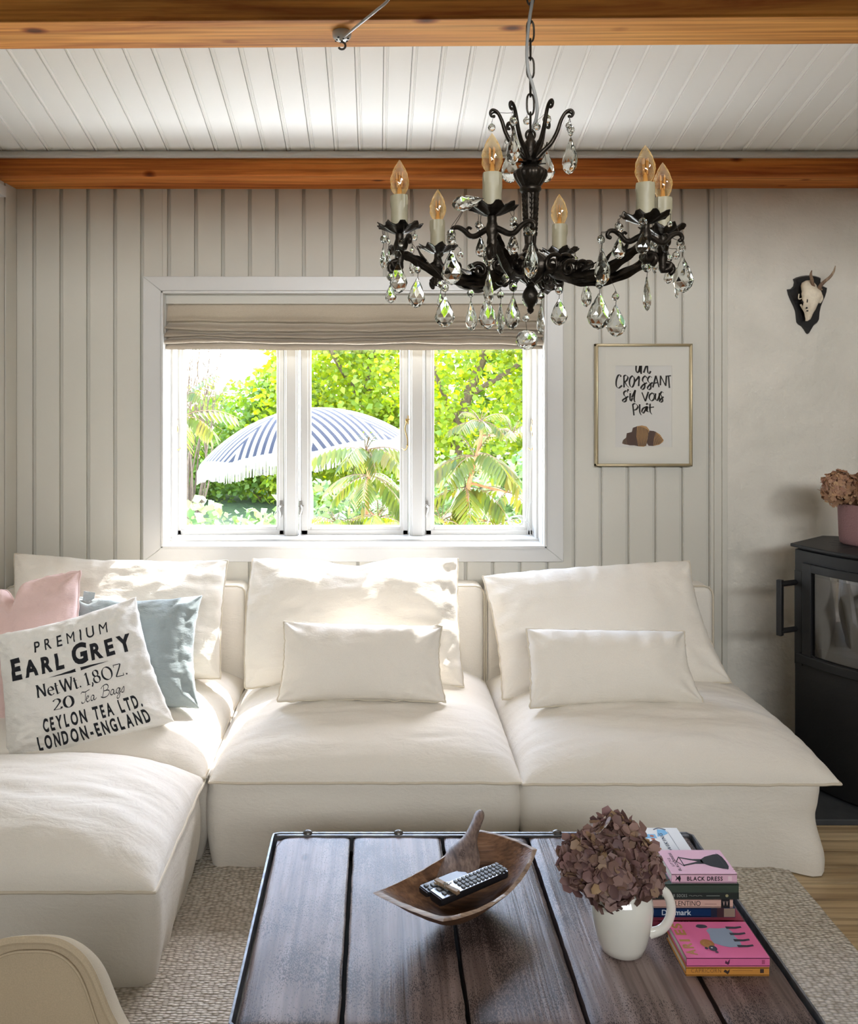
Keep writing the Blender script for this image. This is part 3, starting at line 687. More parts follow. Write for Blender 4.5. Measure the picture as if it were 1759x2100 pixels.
pl_ = MB(); pl_.tube([pc+V3((0, 0, .0)), pc+RM @ V3((0, 0, -.75))], .018, 8); q = pc+RM @ V3((0, 0, -.75)); pl_.tube([q, (q.x, q.y, -.55)], .02, 8); pl_.ball(pc+V3((0, 0, .02)), .03)
pl_.build('pole', M['white'], par)
# ------------------------------------------------------------------ rug, sofa
rg = MB()
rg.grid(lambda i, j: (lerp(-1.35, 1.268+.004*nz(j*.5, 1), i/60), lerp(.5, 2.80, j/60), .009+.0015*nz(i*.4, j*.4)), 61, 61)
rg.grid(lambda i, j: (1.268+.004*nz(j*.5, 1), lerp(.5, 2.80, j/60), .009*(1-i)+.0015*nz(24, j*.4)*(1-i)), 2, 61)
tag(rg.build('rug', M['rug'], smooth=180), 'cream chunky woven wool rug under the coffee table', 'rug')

def perimeter(x0, x1, y0, y1, r, n):
    """points around a rounded rectangle, counter-clockwise, evenly spaced, with outward normals"""
    segs = [((x0+r, y0), (x1-r, y0), None), ((x1-r, y0+r), None, -90), ((x1, y0+r), (x1, y1-r), None), ((x1-r, y1-r), None, 0),
            ((x1-r, y1), (x0+r, y1), None), ((x0+r, y1-r), None, 90), ((x0, y1-r), (x0, y0+r), None), ((x0+r, y0+r), None, 180)]
    raw = []
    for a, b, an in segs:
        if b: raw += [(lerp(a[0], b[0], k/20), lerp(a[1], b[1], k/20)) for k in range(20)]
        else: raw += [(a[0]+r*math.cos(math.radians(an+90*k/8)), a[1]+r*math.sin(math.radians(an+90*k/8))) for k in range(8)]
    L = [0]
    for a, b in zip(raw, raw[1:]+raw[:1]): L.append(L[-1]+math.dist(a, b))
    out, j = [], 0
    for i in range(n):
        t = L[-1]*i/n
        while L[j+1] < t: j += 1
        f = (t-L[j])/max(1e-9, L[j+1]-L[j]); a, b = raw[j], raw[(j+1) % len(raw)]
        out.append((lerp(a[0], b[0], f), lerp(a[1], b[1], f)))
    res = []
    for i in range(n):
        a, b = out[i-1], out[(i+1) % n]; t = V3((b[0]-a[0], b[1]-a[1], 0)).normalized()
        res.append((out[i][0], out[i][1], t.y, -t.x))
    return res
def slipbase(parent, x0, x1, y0, y1, z1, seed, flare=None):
    per = perimeter(x0, x1, y0, y1, .045, 200); nzl = 26; b = MB()
    def fn(i, j):
        x, y, nx_, ny_ = per[i]; f = j/(nzl-1); z = z1*f
        d = .010*nz(x*3+seed, y*3, z*2.5)+.006*nz(x*8, y*8+seed, z*3)+.004*math.sin((x+y)*40+3*nz(x*5, y*5, 1))*max(0, 1-f*2.2)
        d += .012*math.sin(PI*f)-.016*(1-f)*(1-f)
        # faint swags pulled from the corners just under the seam
        d += .005*math.sin(9*f*PI+2.5*nz(x*4, y*4, seed))*max(0, f-.55)
        if flare:
            k = max(0, 1-math.hypot(x-flare[0], y-flare[1])/.16); d += k*(.055*(1-f)**3+.012*math.sin(f*9))
        return (x+nx_*d, y+ny_*d, max(z, .0)+.004)
    b.grid(fn, 200, nzl, wrapu=True)
    b.v.append(V3(((x0+x1)/2, (y0+y1)/2, z1))); c = len(b.v)-1
    for i in range(200): b.f.append([i*nzl+nzl-1, ((i+1) % 200)*nzl+nzl-1, c]); b.m.append(0)
    return b.build('slipcover_base', M['sofa'], parent, smooth=180)
def seat(parent, x0, x1, y0, y1, zs, h, seed, nu=110, nv=110, p=3.6, name='seat_cushion', creases=1.0):
    b = MB()
    def xy(s, t):
        u, v = math.sin(PI/2*s), math.sin(PI/2*t)
        u, v = lerp(s, u, .75), lerp(t, v, .75)
        f = (max(0, 1-abs(u)**p)**.5)*(max(0, 1-abs(v)**p)**.5)
        x, y = lerp(x0, x1, (u+1)/2), lerp(y0, y1, (v+1)/2)
        ex = (1-abs(u))*(x1-x0)/2; ey = (1-abs(v))*(y1-y0)/2
        e = min(ex, ey)
        x += .006*nz(y*9, seed, 1)*(abs(u)**8)*(1 if u > 0 else -1); y += .006*nz(x*9, seed, 2)*(abs(v)**8)
        z = zs+h*f
        z += f*(.010*nz(x*3, y*3, seed)+.006*creases*nz(x*5, y*17, seed+4)+.0035*creases*nz(x*9, y*40+2*nz(x*6, y*6), seed+7))
        # gathers running in from the side seams
        z += .006*creases*math.sin(y*95+3*nz(y*12, 0, seed))*math.exp(-ex/.045)*f+.004*math.sin(x*80+4*nz(x*9, 1, seed))*math.exp(-ey/.05)*f
        return x, y, z
    def top(i, j): return V3(xy(-1+2*i/(nu-1), -1+2*j/(nv-1)))
    b.grid(top, nu, nv)
    o = len(b.v); b.grid(lambda i, j: (lambda q: (q[0], q[1], zs-.016*(1-(max(abs(-1+2*i/23), abs(-1+2*j/23)))**4)))(xy(-1+2*i/23, -1+2*j/23)), 24, 24)
    c = b.build(name, M['sofa'], parent, smooth=180)
    e = MB(); n = 70; loop = []
    for s in range(4):
        for k in range(n):
            t = -1+2*k/n
            q = [xy(t, -1), xy(1, t), xy(-t, 1), xy(-1, -t)][s]
            loop.append((q[0], q[1], q[2]+.0015*nz(q[0]*30, q[1]*30)))
    e.tube(loop, .0042, 6, closed=True); e.build('piping', M['pipe'], c)
    return c
def rbox(parent, name, x0, x1, y0, y1, z0, z1, r, mat, seed=0, pipe=True):
    """upholstered slab with soft edges: the face plane is x-z for a back along the window wall, else y-z"""
    b = MB(); n = 160; wide = (x1-x0) > (y1-y0)
    per = perimeter(x0 if wide else y0, x1 if wide else y1, z0, z1, .035, n); cxm = (x0+x1)/2 if wide else (y0+y1)/2; czm = (z0+z1)/2
    t0, t1 = (y0, y1) if wide else (x0, x1); prof_ = []
    for k in range(7): a = PI/2*k/6; prof_.append((r*(1-math.sin(a)), t0+r*(1-math.cos(a)) if False else t0+r*(1-math.cos(PI/2-a)) ))
    rings = [(0.0, t0+r), (.0, t1-r)]
    rings = []
    for k in range(6): a = PI/2*k/5; rings.append((r*(1-math.sin(a)), t0+r*(1-math.cos(a))))
    for k in range(6): a = PI/2*k/5; rings.append((r*(1-math.cos(a)), t1-r*(1-math.sin(a))))
    def mk(p, z, t): 
        d = .003*nz(p*5, z*5, seed)
        return V3((p, t+d, z)) if wide else V3((t+d, p, z))
    rows = [(1.0, t0), (.6, t0), (.25, t0)]
    vs = []
    for q in rings:
        ins, t = q
        vs.append([(p-nx_*ins, z-nz_*ins, t) for p, z, nx_, nz_ in per])
    o0 = len(b.v)
    b.grid(lambda i, j: mk(*vs[j][i]), n, len(vs), wrapu=True)
    for side, t in ((0, t0), (len(vs)-1, t1)):
        b.v.append(mk(cxm, czm, t)); c = len(b.v)-1
        for i in range(n): b.f.append([i*len(vs)+side, ((i+1) % n)*len(vs)+side, c]); b.m.append(0)
    o = b.build(name, mat, parent, smooth=60)
    if pipe:
        e = MB(); e.tube([mk(p, z, t0+.004) for p, z, _, _ in per], .004, 6, closed=True); e.build('piping', M['pipe'], o)
    return o
ZSEAM = .288
S1, S2, S3, S4 = -.528, .442, 1.372, -1.515
def sofa(name, label, x0, x1, y0, y1, seed, back=True, side=False, flare=None, group='matching cream slipcovered sofa sections', seatbox=None):
    t = thing(name, label, 'sofa section', ((x0+x1)/2, (y0+y1)/2, 0), group=group)
    slipbase(t, x0+.006, x1-.006, y0+.012, y1, ZSEAM, seed, flare)
    a = seatbox or (x0+.002, x1-.002, y0-.016, y1)
    seat(t, a[0], a[1], a[2], a[3], ZSEAM+.003, .135, seed)
    if back: rbox(t, 'backrest', x0+.004, x1-.004, 3.475, 3.605, .03, .683, .022, M['sofa'], seed)
    if side: rbox(t, 'side_rest', x0, x0+.13, 2.68, 3.46, .03, .683, .022, M['sofa'], seed+3)
    return t
sofa('sofa_section', 'middle cream sofa section with a wide seat under the window', S1, S2, 2.625, 3.60, 1, seatbox=(S1+.02, S2-.001, 2.600, 3.485))
sofa('sofa_section', 'cream sofa section at the open right end near the stove', S2, S3, 2.620, 3.60, 2, flare=(S3, 2.62), seatbox=(S2+.001, S3+.035, 2.590, 3.485))
sofa('sofa_section', 'cream corner sofa section holding the pink and printed cushions', S4, S1, 2.66, 3.60, 3, side=True, seatbox=(S4+.06, S1-.002, 2.635, 3.485))
ft = thing('footstool', 'cream slipcovered footstool pushed up to the corner sofa section', 'footstool', (-1.04, 2.37, 0), group='matching cream slipcovered sofa sections')
slipbase(ft, S4+.01, -.545, 2.105, 2.63, ZSEAM-.01, 4)
seat(ft, S4, -.532, 2.058, 2.650, ZSEAM-.008, .150, 5, p=2.8)

# ------------------------------------------------------------------ cushions
def cushion(name, label, cat, C, thick, mat, seed, bow=(.02, .02, .015, .02), dents=(), n=(72, 60), wr=1.25, group=None, backf=.8, pipe=True, pw=.42, pipemat=None, extra=None, pucker=1.5, gather=0, sag=0.0):
    TL, TR, BR, BL = [V3(c) for c in C]
    N = -((TR-TL).cross(BL-TL)).normalized()
    W_ = ((TR-TL).length+(BR-BL).length)/2; H_ = ((TL-BL).length+(TR-BR).length)/2
    U = ((TR-TL)+(BR-BL)).normalized(); Vv = ((TL-BL)+(TR-BR)).normalized()
    def base(u, v):
        a, b = (u+1)/2, (v+1)/2
        p = BL*(1-a)*(1-b)+BR*a*(1-b)+TR*a*b+TL*(1-a)*b
        cu, cv = 1-u*u, 1-v*v
        p = p-Vv*(bow[0]*cu*b)+Vv*(bow[2]*cu*(1-b))-U*(bow[1]*cv*a)+U*(bow[3]*cv*(1-a))
        for (u0, w_, d) in dents: p = p-Vv*d*math.exp(-((u-u0)/w_)**2)*b*b
        return p
    def thickf(u, v):
        f = (max(0, 1-abs(u)**2.4)*max(0, 1-abs(v)**2.4))**pw
        return f
    def off(u, v, s):
        f = thickf(u, v); x, y = u*W_/2, v*H_/2
        ex, ey = (1-abs(u))*W_/2, (1-abs(v))*H_/2
        t = thick*f*(1 if s > 0 else backf)
        t *= 1+.25*nz(x*4+seed, y*4, seed)+sag*(-v)
        w2 = min(1, f*2)
        t += w2*wr*(.010*nz(x*7, y*7, seed+1)+.005*nz(x*14+2*nz(x*5, y*5, seed), y*22, seed+2)+.0025*nz(x*45, y*60, seed+5))
        ph = seed*1.7
        t += pucker*w2*(.004*math.sin(y*75+ph+3*nz(y*9, ph))*math.exp(-ex/.05)+.004*math.sin(x*70+ph+3*nz(x*9, ph))*math.exp(-ey/.045))
        # folds fanning out of the corners
        r = math.hypot(ex, ey); an = math.atan2(ey, ex+1e-6)
        t += pucker*w2*.008*math.sin(an*7+ph)*math.exp(-r/.09)
        if gather: t += w2*gather*math.sin(y*60+2*nz(y*8, 3))*math.exp(-ex/.07)*(u > 0)
        return t
    def front(u, v, e=0.0): return base(u, v)+N*(off(u, v, 1)+e)
    b = MB(); nu, nv = n
    sp = lambda i, m: (lambda s: lerp(s, math.sin(PI/2*s), .6))(-1+2*i/(m-1))
    vs, idx = [], {}
    for s in (1, -1):
        for i in range(nu):
            for j in range(nv):
                ed = i in (0, nu-1) or j in (0, nv-1); u, v = sp(i, nu), sp(j, nv)
                if ed:
                    if s == 1:
                        q = base(u, v); q = q+N*.006*nz(u*4, v*4, seed)+(U*.004*nz(v*9, seed)*(abs(u) > .99)+Vv*.005*nz(u*9, seed+3)*(abs(v) > .99))
                        idx[(s, i, j)] = idx[(-1, i, j)] = len(vs); vs.append(q)
                else:
                    idx[(s, i, j)] = len(vs); vs.append(base(u, v)+N*s*off(u, v, s))
    fs = []
    for s in (1, -1):
        for i in range(nu-1):
            for j in range(nv-1): fs.append((idx[(s, i, j)], idx[(s, i+1, j)], idx[(s, i+1, j+1)], idx[(s, i, j+1)]))
    b.add(vs, fs)
    mats = [mat]
    if extra: mats.append(extra[1]); b.geom(extra[0], lambda x, y: front(x, y, .0011), 1, .035)
    o = b.build(name, mats, smooth=180)
    tag(o, label, cat, group)
    if pipe:
        e = MB(); loop = [idx[(1, i, 0)] for i in range(nu)]+[idx[(1, nu-1, j)] for j in range(1, nv)]+[idx[(1, i, nv-1)] for i in range(nu-2, -1, -1)]+[idx[(1, 0, j)] for j in range(nv-2, 0, -1)]
        e.tube([vs[k] for k in loop], .0036, 6, closed=True); e.build('piping', pipemat or M['pipe'], o)
    return o, front
BG = 'large cream back cushions'
cushion('back_cushion', 'large cream back cushion in the left corner behind the coloured cushions', 'cushion', (P(30, 1136, 3.44), P(467, 1150, 3.42), P(452, 1392, 3.16), P(40, 1405, 3.14)), .095, M['cush'], 1, bow=(.010, .012, .012, -.004), dents=((-.2, .35, .012), (.5, .3, .010)), group=BG)
cushion('back_cushion', 'large sunlit cream back cushion under the window, dented on top', 'cushion', (P(519, 1146, 3.43), P(939, 1146, 3.43), P(951, 1408, 3.12), P(503, 1411, 3.12)), .100, M['cush'], 2, bow=(.004, .012, .012, -.012), dents=((.0, .25, .034), (-.45, .4, .008)), group=BG, gather=.012)
cushion('back_cushion', 'large cream back cushion slumped to the right, nearest the stove', 'cushion', (P(989, 1182, 3.40), P(1413, 1151, 3.42), P(1499, 1400, 3.16), P(1030, 1434, 3.10)), .095, M['cush'], 3, bow=(-.002, .030, .012, .018), group=BG, wr=.7)
LG = 'small cream lumbar cushions'
cushion('lumbar_cushion', 'small cream lumbar cushion half in shadow before the sunlit back cushion', 'cushion', (P(582, 1275, 3.02), P(906, 1285, 3.02), P(914, 1440, 2.905), P(569, 1438, 2.905)), .080, M['cush'], 5, bow=(.006, .018, .006, .012), group=LG, wr=.6, n=(60, 44))
cushion('lumbar_cushion', 'small cream lumbar cushion at the right, creasing the seat below it', 'cushion', (P(1079, 1290, 3.00), P(1403, 1295, 3.02), P(1444, 1444, 2.90), P(1087, 1452, 2.885)), .080, M['cush'], 6, bow=(.002, .022, .010, .008), group=LG, wr=.6, n=(60, 44))
pk, _ = cushion('throw_cushion', 'pale pink linen cushion with a deep fold at far left', 'cushion', (P(-60, 1246, 2.98), P(165, 1171, 3.03), P(182, 1470, 2.86), P(-30, 1492, 2.81)), .075, M['pink'], 8, bow=(-.020, .020, .01, .0), dents=((-.18, .11, .060), (-.5, .2, -.01)), wr=1.8, pipemat=M['pink'], n=(70, 60))
bc, bfront = cushion('throw_cushion', 'blue-grey linen cushion with a small side tag', 'cushion', (P(146, 1221, 3.08), P(415, 1220, 3.10), P(409, 1453, 2.875), P(152, 1462, 2.87)), .070, M['blue'], 9, bow=(.024, .026, .010, .010), wr=1.5, pipe=False, n=(80, 70))
tg = MB(); q0 = bfront(-.72, .985); tg.prism([(-.020, -.012), (.020, -.008), (.022, .016), (-.019, .018)], q0+V3((0, -.004, .006)), (1, 0, -.1), (0, .3, 1), (0, .0015, 0))
tg.build('tag', M['blue'], bc)
# printed tea cushion: lettering laid out in the cushion's own (u, v)
def row(g, u0, u1, v0, v1): return fit(g, u0, u1, v0, v1)
def serif_word():
    th, w_ = .05, .15
    sf = lambda x, y, L=.09: [(x-L, y), (x+L, y)]
    gs = []
    def glyph(x, lines, thick=None, serifs=()):
        a = strokes([[(px+x, py) for px, py in l] for l in lines], .15, math.radians(25), .30)
        s = strokes([[(px+x, py) for px, py in l] for l in serifs], .045)
        gs.append(join(a, s) if serifs else a)
    def N(x): glyph(x, [[(.1, 0), (.1, 1)], [(.1, 1), (.62, 0)], [(.62, 0), (.62, 1)]], None, [sf(.1, 0), sf(.06, 1, .07), sf(.62, 1)])
    def e(x): glyph(x, [[(.06, .36), (.44, .36)], arc(.26, .32, .21, .33, 5, 320, 14)])
    def t(x): glyph(x, [[(.14, .88), (.14, .12), (.2, .0), (.34, .06)]], None, [[(0, .64), (.32, .64)]])
    def Wg(x): glyph(x, [[(.02, 1), (.28, 0)], [(.28, 0), (.5, 1)], [(.5, 1), (.74, 0)], [(.74, 0), (1.0, 1)]], None, [sf(.04, 1), sf(.5, 1, .07), sf(.98, 1)])
    def dot(x): gs.append(strokes([[(x, .06), (x+.12, .06)]], .12))
    def one(x): glyph(x, [[(.06, .82), (.2, .98)], [(.22, 1), (.22, 0)]], None, [sf(.22, 0, .13)])
    def comma(x): gs.append(strokes([[(x+.1, .12), (x+.12, 0), (x, -.2)]], .10))
    def eight(x): glyph(x, [arc(.26, .74, .19, .24, 0, 360, 18), arc(.26, .25, .24, .26, 0, 360, 18)])
    def O(x): glyph(x, [arc(.4, .5, .36, .5, 0, 360, 22)])
    def Z(x): glyph(x, [[(.06, .97), (.6, .97)], [(.6, .97), (.06, .03)], [(.06, .03), (.62, .03)]], None, [[(.07, .97), (.07, .8)], [(.61, .03), (.61, .22)]])
    N(0); e(.82); t(1.36); Wg(1.85); t(2.92); dot(3.34); one(3.85); comma(4.28); eight(4.55); O(5.25); Z(6.2); dot(7.0)
    return join(*gs)
def twenty():
    two = strokes([arc(.26, .72, .22, .26, 160, -30, 10)+[(.04, .05)], [(.04, .05), (.52, .05)], [(.52, .05), (.54, .22)]], .15, math.radians(20), .35)
    zero = strokes([arc(1.0, .5, .28, .5, 0, 360, 20)], .17, math.radians(0), .35)
    return join(two, zero)
def teabags():
    w_ = .10; sh = lambda l, x: [(px+x+py*.28, py) for px, py in l]
    L = [sh([(-.05, .86), (.05, 1.0), (.35, .93), (.7, 1.0), (.8, 1.05)], 0), sh([(.42, .95), (.40, .4), (.34, .06), (.12, .0), (.05, .16)], 0),
         sh([(.42, .24), (.66, .38), (.66, .5), (.52, .46), (.48, .2), (.6, .0), (.8, .14)], .02),
         sh([(1.2, .4), (1.06, .48), (.92, .3), (.94, .06), (1.1, .04), (1.22, .4), (1.2, .1), (1.3, .02), (1.44, .16)], 0),
         sh([(2.0, .0), (2.1, .5), (2.1, 1.0)], 0), sh([(1.85, .8), (2.0, 1.0), (2.4, 1.06), (2.56, .8), (2.4, .58), (2.14, .54)], 0), sh([(2.2, .55), (2.58, .5), (2.62, .2), (2.4, .0), (2.05, .0), (1.86, .12)], 0),
         sh([(3.05, .4), (2.9, .48), (2.76, .3), (2.78, .06), (2.94, .04), (3.06, .4), (3.04, .1), (3.14, .02), (3.26, .16)], 0),
         sh([(3.56, .4), (3.42, .48), (3.28, .3), (3.3, .06), (3.46, .06), (3.58, .42), (3.56, -.1), (3.46, -.4), (3.28, -.36), (3.36, -.16), (3.7, .14)], 0),
         sh([(3.7, .14), (3.9, .5), (3.92, .2), (3.86, .0), (3.7, .04)], 0)]
    return strokes(L, w_, math.radians(50), .45, 4)
def tapered(x0, x1, y, fat): 
    return ([(x0, y), (x1, y+fat), (x1-.02, y), (x1, y-fat)], [(0, 1, 2, 3)])
S = lambda s: 2*s-1
T = lambda t: 1-2*t
art = join(row(words('PREMIUM', .30, bold=.012, cond=.72), S(.27), S(.785), T(.222), T(.132)),
           row(words('EARL GREY', .12, tall=(0, 5), tallh=1.28, bold=.045, cond=.66, space=.22), S(.10), S(.92), T(.408), T(.235)),
           row(tapered(0, 1, .5, .5), S(.345), S(.535), T(.452), T(.428)),
           row(([(1-x, y) for x, y in tapered(0, 1, .5, .5)[0]], [(0, 1, 2, 3)]), S(.565), S(.755), T(.452), T(.428)),
           row(serif_word(), S(.255), S(.845), T(.592), T(.475)),
           row(twenty(), S(.34), S(.475), T(.695), T(.605)), row(teabags(), S(.515), S(.80), T(.725), T(.598)),
           row(words('CEYLON TEA LTD.', .13, bold=.035, cond=.56, space=.30), S(.26), S(.875), T(.835), T(.732)),
           row(words('LONDON-ENGLAND', .15, bold=.035, cond=.58), S(.21), S(.885), T(.955), T(.852)))
cushion('printed_cushion', 'off-white linen cushion printed with dark tea packet lettering', 'cushion', (P(-8, 1302, 2.82), P(279, 1224, 2.90), P(358, 1480, 2.775), P(14, 1570, 2.675)), .078, M['tea'], 12, bow=(.014, .016, -.006, .010), wr=2.5, pipe=False, extra=(art, M['ink']), n=(96, 90), backf=.5)

# ------------------------------------------------------------------ wall pieces
pf = thing('framed_print', 'croissant poster in a slim gold frame right of the window', 'picture', (1.126, 3.60, 1.158))
FX0, FX1 = P(1220, 0, 3.60).x, P(1418, 0, 3.60).x; FZ0, FZ1 = P(0, 956, 3.60).z, P(0, 705, 3.60).z
fm = MB()
for (a, b, c, d, ax) in ((FX0, FX0+.011, FZ0, FZ1, 0), (FX1-.011, FX1, FZ0, FZ1, 0), (FX0, FX1, FZ0, FZ0+.011, 1), (FX0, FX1, FZ1-.011, FZ1, 1)):
    fm.box(a, b, 3.588, 3.616, c, d)
    if ax == 0: fm.tube([((a+b)/2, 3.588, c+.004), ((a+b)/2, 3.588, d-.004)], .0042, 8)
    else: fm.tube([(a+.004, 3.588, (c+d)/2), (b-.004, 3.588, (c+d)/2)], .0042, 8)
fm.build('frame', M['gold'], pf, bevel=.0012)
px_ = lambda x: P(x, 0, 3.603).x
pz_ = lambda y: P(0, y, 3.603).z
MX0, MX1, MZ0, MZ1 = px_(1261), px_(1377), pz_(917), pz_(750)
mo = MB()
for b in ((FX0+.01, MX0, FZ0+.01, FZ1-.01), (MX1, FX1-.01, FZ0+.01, FZ1-.01), (MX0, MX1, FZ0+.01, MZ0), (MX0, MX1, MZ1, FZ1-.01)): mo.box(b[0], b[1], 3.600, 3.603, b[2], b[3])
mo.build('mount', M['mat'], pf, smooth=0)
def brush():
    G = []
    def g(x, y, w_, h, lines, th=.16): G.append(([(x+px*w_, y+py*h) for px, py in strokes(lines, th, math.radians(150), .35, 5)[0]], strokes(lines, th, math.radians(150), .35, 5)[1]))
    R = [  # zoom-crop coordinates (x right, y down) of each letter box: left, right, top, bottom, then strokes in the unit box
     (748, 815, 508, 615, [[(.1, 1.0), (.08, .4), (.3, .05), (.7, .3), (.95, 1.0)], [(.95, 1.0), (.9, .3), (1.05, .05)]]),
     (815, 885, 505, 630, [[(.25, 1.0), (.2, .0)]]), (860, 970, 505, 630, [[(.05, .15), (.35, .85), (.55, 1.0), (.58, .5), (.66, .12), (.85, .1), (1.0, .35)]]),
     (452, 550, 645, 838, [[(.75, .85), (.7, 1.0), (.35, .95), (.08, .55), (.1, .15), (.45, .0), (.95, .2)]]),
     (560, 645, 648, 830, [[(.15, .95), (.18, .0)], [(.1, .9), (.5, 1.0), (.85, .82), (.6, .55), (.25, .48)], [(.3, .5), (.6, .2), (1.0, .0)]]),
     (650, 740, 655, 825, [[(.6, 1.0), (.2, .8), (.05, .4), (.25, .05), (.6, .05), (.88, .45), (.8, .85), (.5, .95)]]),
     (735, 810, 660, 810, [[(.0, .45), (.5, .75), (.85, .95), (.8, .4), (.75, .0)]]),
     (825, 915, 660, 860, [[(.95, .85), (.75, 1.0), (.35, .85), (.3, .62), (.62, .45), (.6, .15), (.25, .0), (.02, .12), (.4, .35), (1.0, .5)]]),
     (920, 1000, 665, 862, [[(.85, .9), (.5, 1.0), (.1, .82), (.2, .6), (.62, .42), (.62, .1), (.25, .0), (.05, .15), (.5, .38), (1.0, .55)]]),
     (1000, 1095, 655, 830, [[(.02, .0), (.5, 1.0)], [(.5, 1.0), (1.0, .02)], [(.2, .35), (.8, .42)]]),
     (1105, 1205, 655, 815, [[(.08, .1), (.12, 1.0)], [(.12, 1.0), (.88, .05)], [(.88, .05), (1.0, 1.0)]]),
     (1190, 1272, 655, 838, [[(.0, .95), (1.0, 1.0)], [(.55, .95), (.72, .0)]]),
     (550, 645, 880, 1045, [[(.85, .85), (.6, 1.0), (.25, .85), (.3, .6), (.6, .4), (.55, .1), (.2, .0), (.05, .15), (.5, .35), (.95, .5)]]),
     (622, 642, 852, 885, [[(.7, 1.0), (.4, .0)]]), (655, 700, 885, 1030, [[(.3, .8), (.2, .2), (.5, .0), (1.0, .3)]]), (655, 675, 878, 900, [[(.2, .6), (.8, .5)]]),
     (690, 755, 872, 1050, [[(.0, .4), (.6, .85), (.8, 1.0), (.6, .6), (.55, .2), (.75, .0)]]),
     (838, 942, 895, 1035, [[(.02, .95), (.5, .0)], [(.5, .0), (.95, 1.0)]]), (945, 1040, 905, 1030, [[(.55, .95), (.15, .75), (.05, .35), (.35, .02), (.75, .2), (.85, .6), (.6, .92), (1.1, .75)]]),
     (1035, 1110, 905, 1030, [[(.1, .9), (.08, .3), (.4, .05), (.8, .5), (.9, .95)], [(.9, .95), (.85, .3), (1.0, .1)]]),
     (1095, 1165, 895, 1048, [[(.95, .9), (.6, 1.0), (.3, .8), (.6, .5), (.75, .15), (.4, .0), (.1, .1), (.6, .4), (1.0, .5)]]),
     (695, 785, 1070, 1245, [[(.1, .95), (.3, .0)], [(.05, .9), (.5, 1.0), (.95, .75), (.65, .5), (.25, .45)]]), (795, 835, 1080, 1240, [[(.3, 1.0), (.35, .3), (.9, .0)]]),
     (830, 925, 1110, 1215, [[(.7, .9), (.3, .7), (.1, .3), (.3, .05), (.6, .4), (.85, 1.0), (.8, .4), (1.0, .2)]]), (905, 950, 1110, 1200, [[(.4, 1.0), (.3, .3), (.9, .05)]]), (905, 940, 1068, 1092, [[(.0, .2), (.5, 1.0), (1.0, .3)]]),
     (945, 1000, 1070, 1230, [[(.3, 1.0), (.3, .3), (.8, .0)]]), (930, 1020, 1115, 1140, [[(.1, .3), (1.0, .8)]])]
    z = 240/1738
    out = []
    for a, b, c, d, lines in R:
        X0, X1, Z0, Z1 = px_(1200+a*z), px_(1200+b*z), pz_(680+d*z), pz_(680+c*z)
        sc_ = [[(X0+(X1-X0)*p, Z0+(Z1-Z0)*q) for p, q in l] for l in lines]
        out.append(strokes([[(p*100, q*100) for p, q in l] for l in sc_], .78, math.radians(150), .30, 6))
    v, f = join(*out)
    return [(p/100, min(q/100, MZ1)) for p, q in v], f
pr = MB(); pr.box(MX0-.005, MX1+.005, 3.6035, 3.6045, MZ0-.005, MZ1+.005)
pr.geom(brush(), lambda x, z: (x, 3.6031, z), 1)
zz_ = 240/1738
def crp(pts): return [(px_(1200+a*zz_), pz_(680+b*zz_)) for a, b in pts]
segs = [([(545, 1660), (560, 1610), (605, 1575), (625, 1680), (580, 1675)], 2), ([(605, 1575), (615, 1510), (690, 1490), (700, 1590), (725, 1690), (660, 1690), (625, 1680)], 3),
        ([(690, 1490), (705, 1430), (770, 1405), (760, 1560), (790, 1705), (725, 1690), (700, 1590)], 3), ([(770, 1405), (840, 1393), (910, 1410), (950, 1460), (925, 1560), (905, 1690), (870, 1710), (790, 1705), (760, 1560)], 4),
        ([(950, 1470), (1010, 1475), (1050, 1490), (1020, 1590), (1010, 1700), (940, 1695), (915, 1660), (925, 1560)], 3), ([(1050, 1490), (1110, 1530), (1165, 1615), (1150, 1640), (1100, 1680), (1010, 1700), (1020, 1590)], 4)]
for pts, m_ in segs:
    q = crp(pts); pr.add([(x, 3.6031, z) for x, z in q], [tuple(range(len(q)))], m_)
lns = []
for k in range(9):
    f = k/8; lns.append([(lerp(790, 925, f), lerp(1410, 1460, f*f)), (lerp(775, 935, f), 1550), (lerp(800, 895, f), 1700)])
for k in range(7):
    f = k/6; lns.append([(lerp(1055, 1150, f), lerp(1500, 1600, f)), (lerp(1035, 1120, f), lerp(1590, 1640, f)), (lerp(1020, 1110, f), lerp(1690, 1665, f))])
lns += [[(705, 1440), (715, 1560), (745, 1690)], [(640, 1510), (650, 1600), (670, 1685)], [(985, 1480), (965, 1590), (960, 1690)], [(580, 1600), (595, 1670)], [(740, 1420), (735, 1540), (765, 1700)]]
cl = [[(x*100, z*100) for x, z in crp(l)] for l in lns]
v_, f_ = strokes(cl, .26, None)
pr.add([(x/100, 3.6029, z/100) for x, z in v_], f_, 5)
pr.build('print', [M['paper'], M['black'], flatc('croissant_umber', 96, 74, 54), flatc('croissant_chocolate', 74, 46, 36), flatc('croissant_golden', 182, 138, 84), flatc('croissant_line', 70, 46, 32)], pf, smooth=0)
gl = MB(); gl.box(FX0+.008, FX1-.008, 3.594, 3.5955, FZ0+.008, FZ1-.008); gl.build('glass', M['pict'], pf, smooth=0)

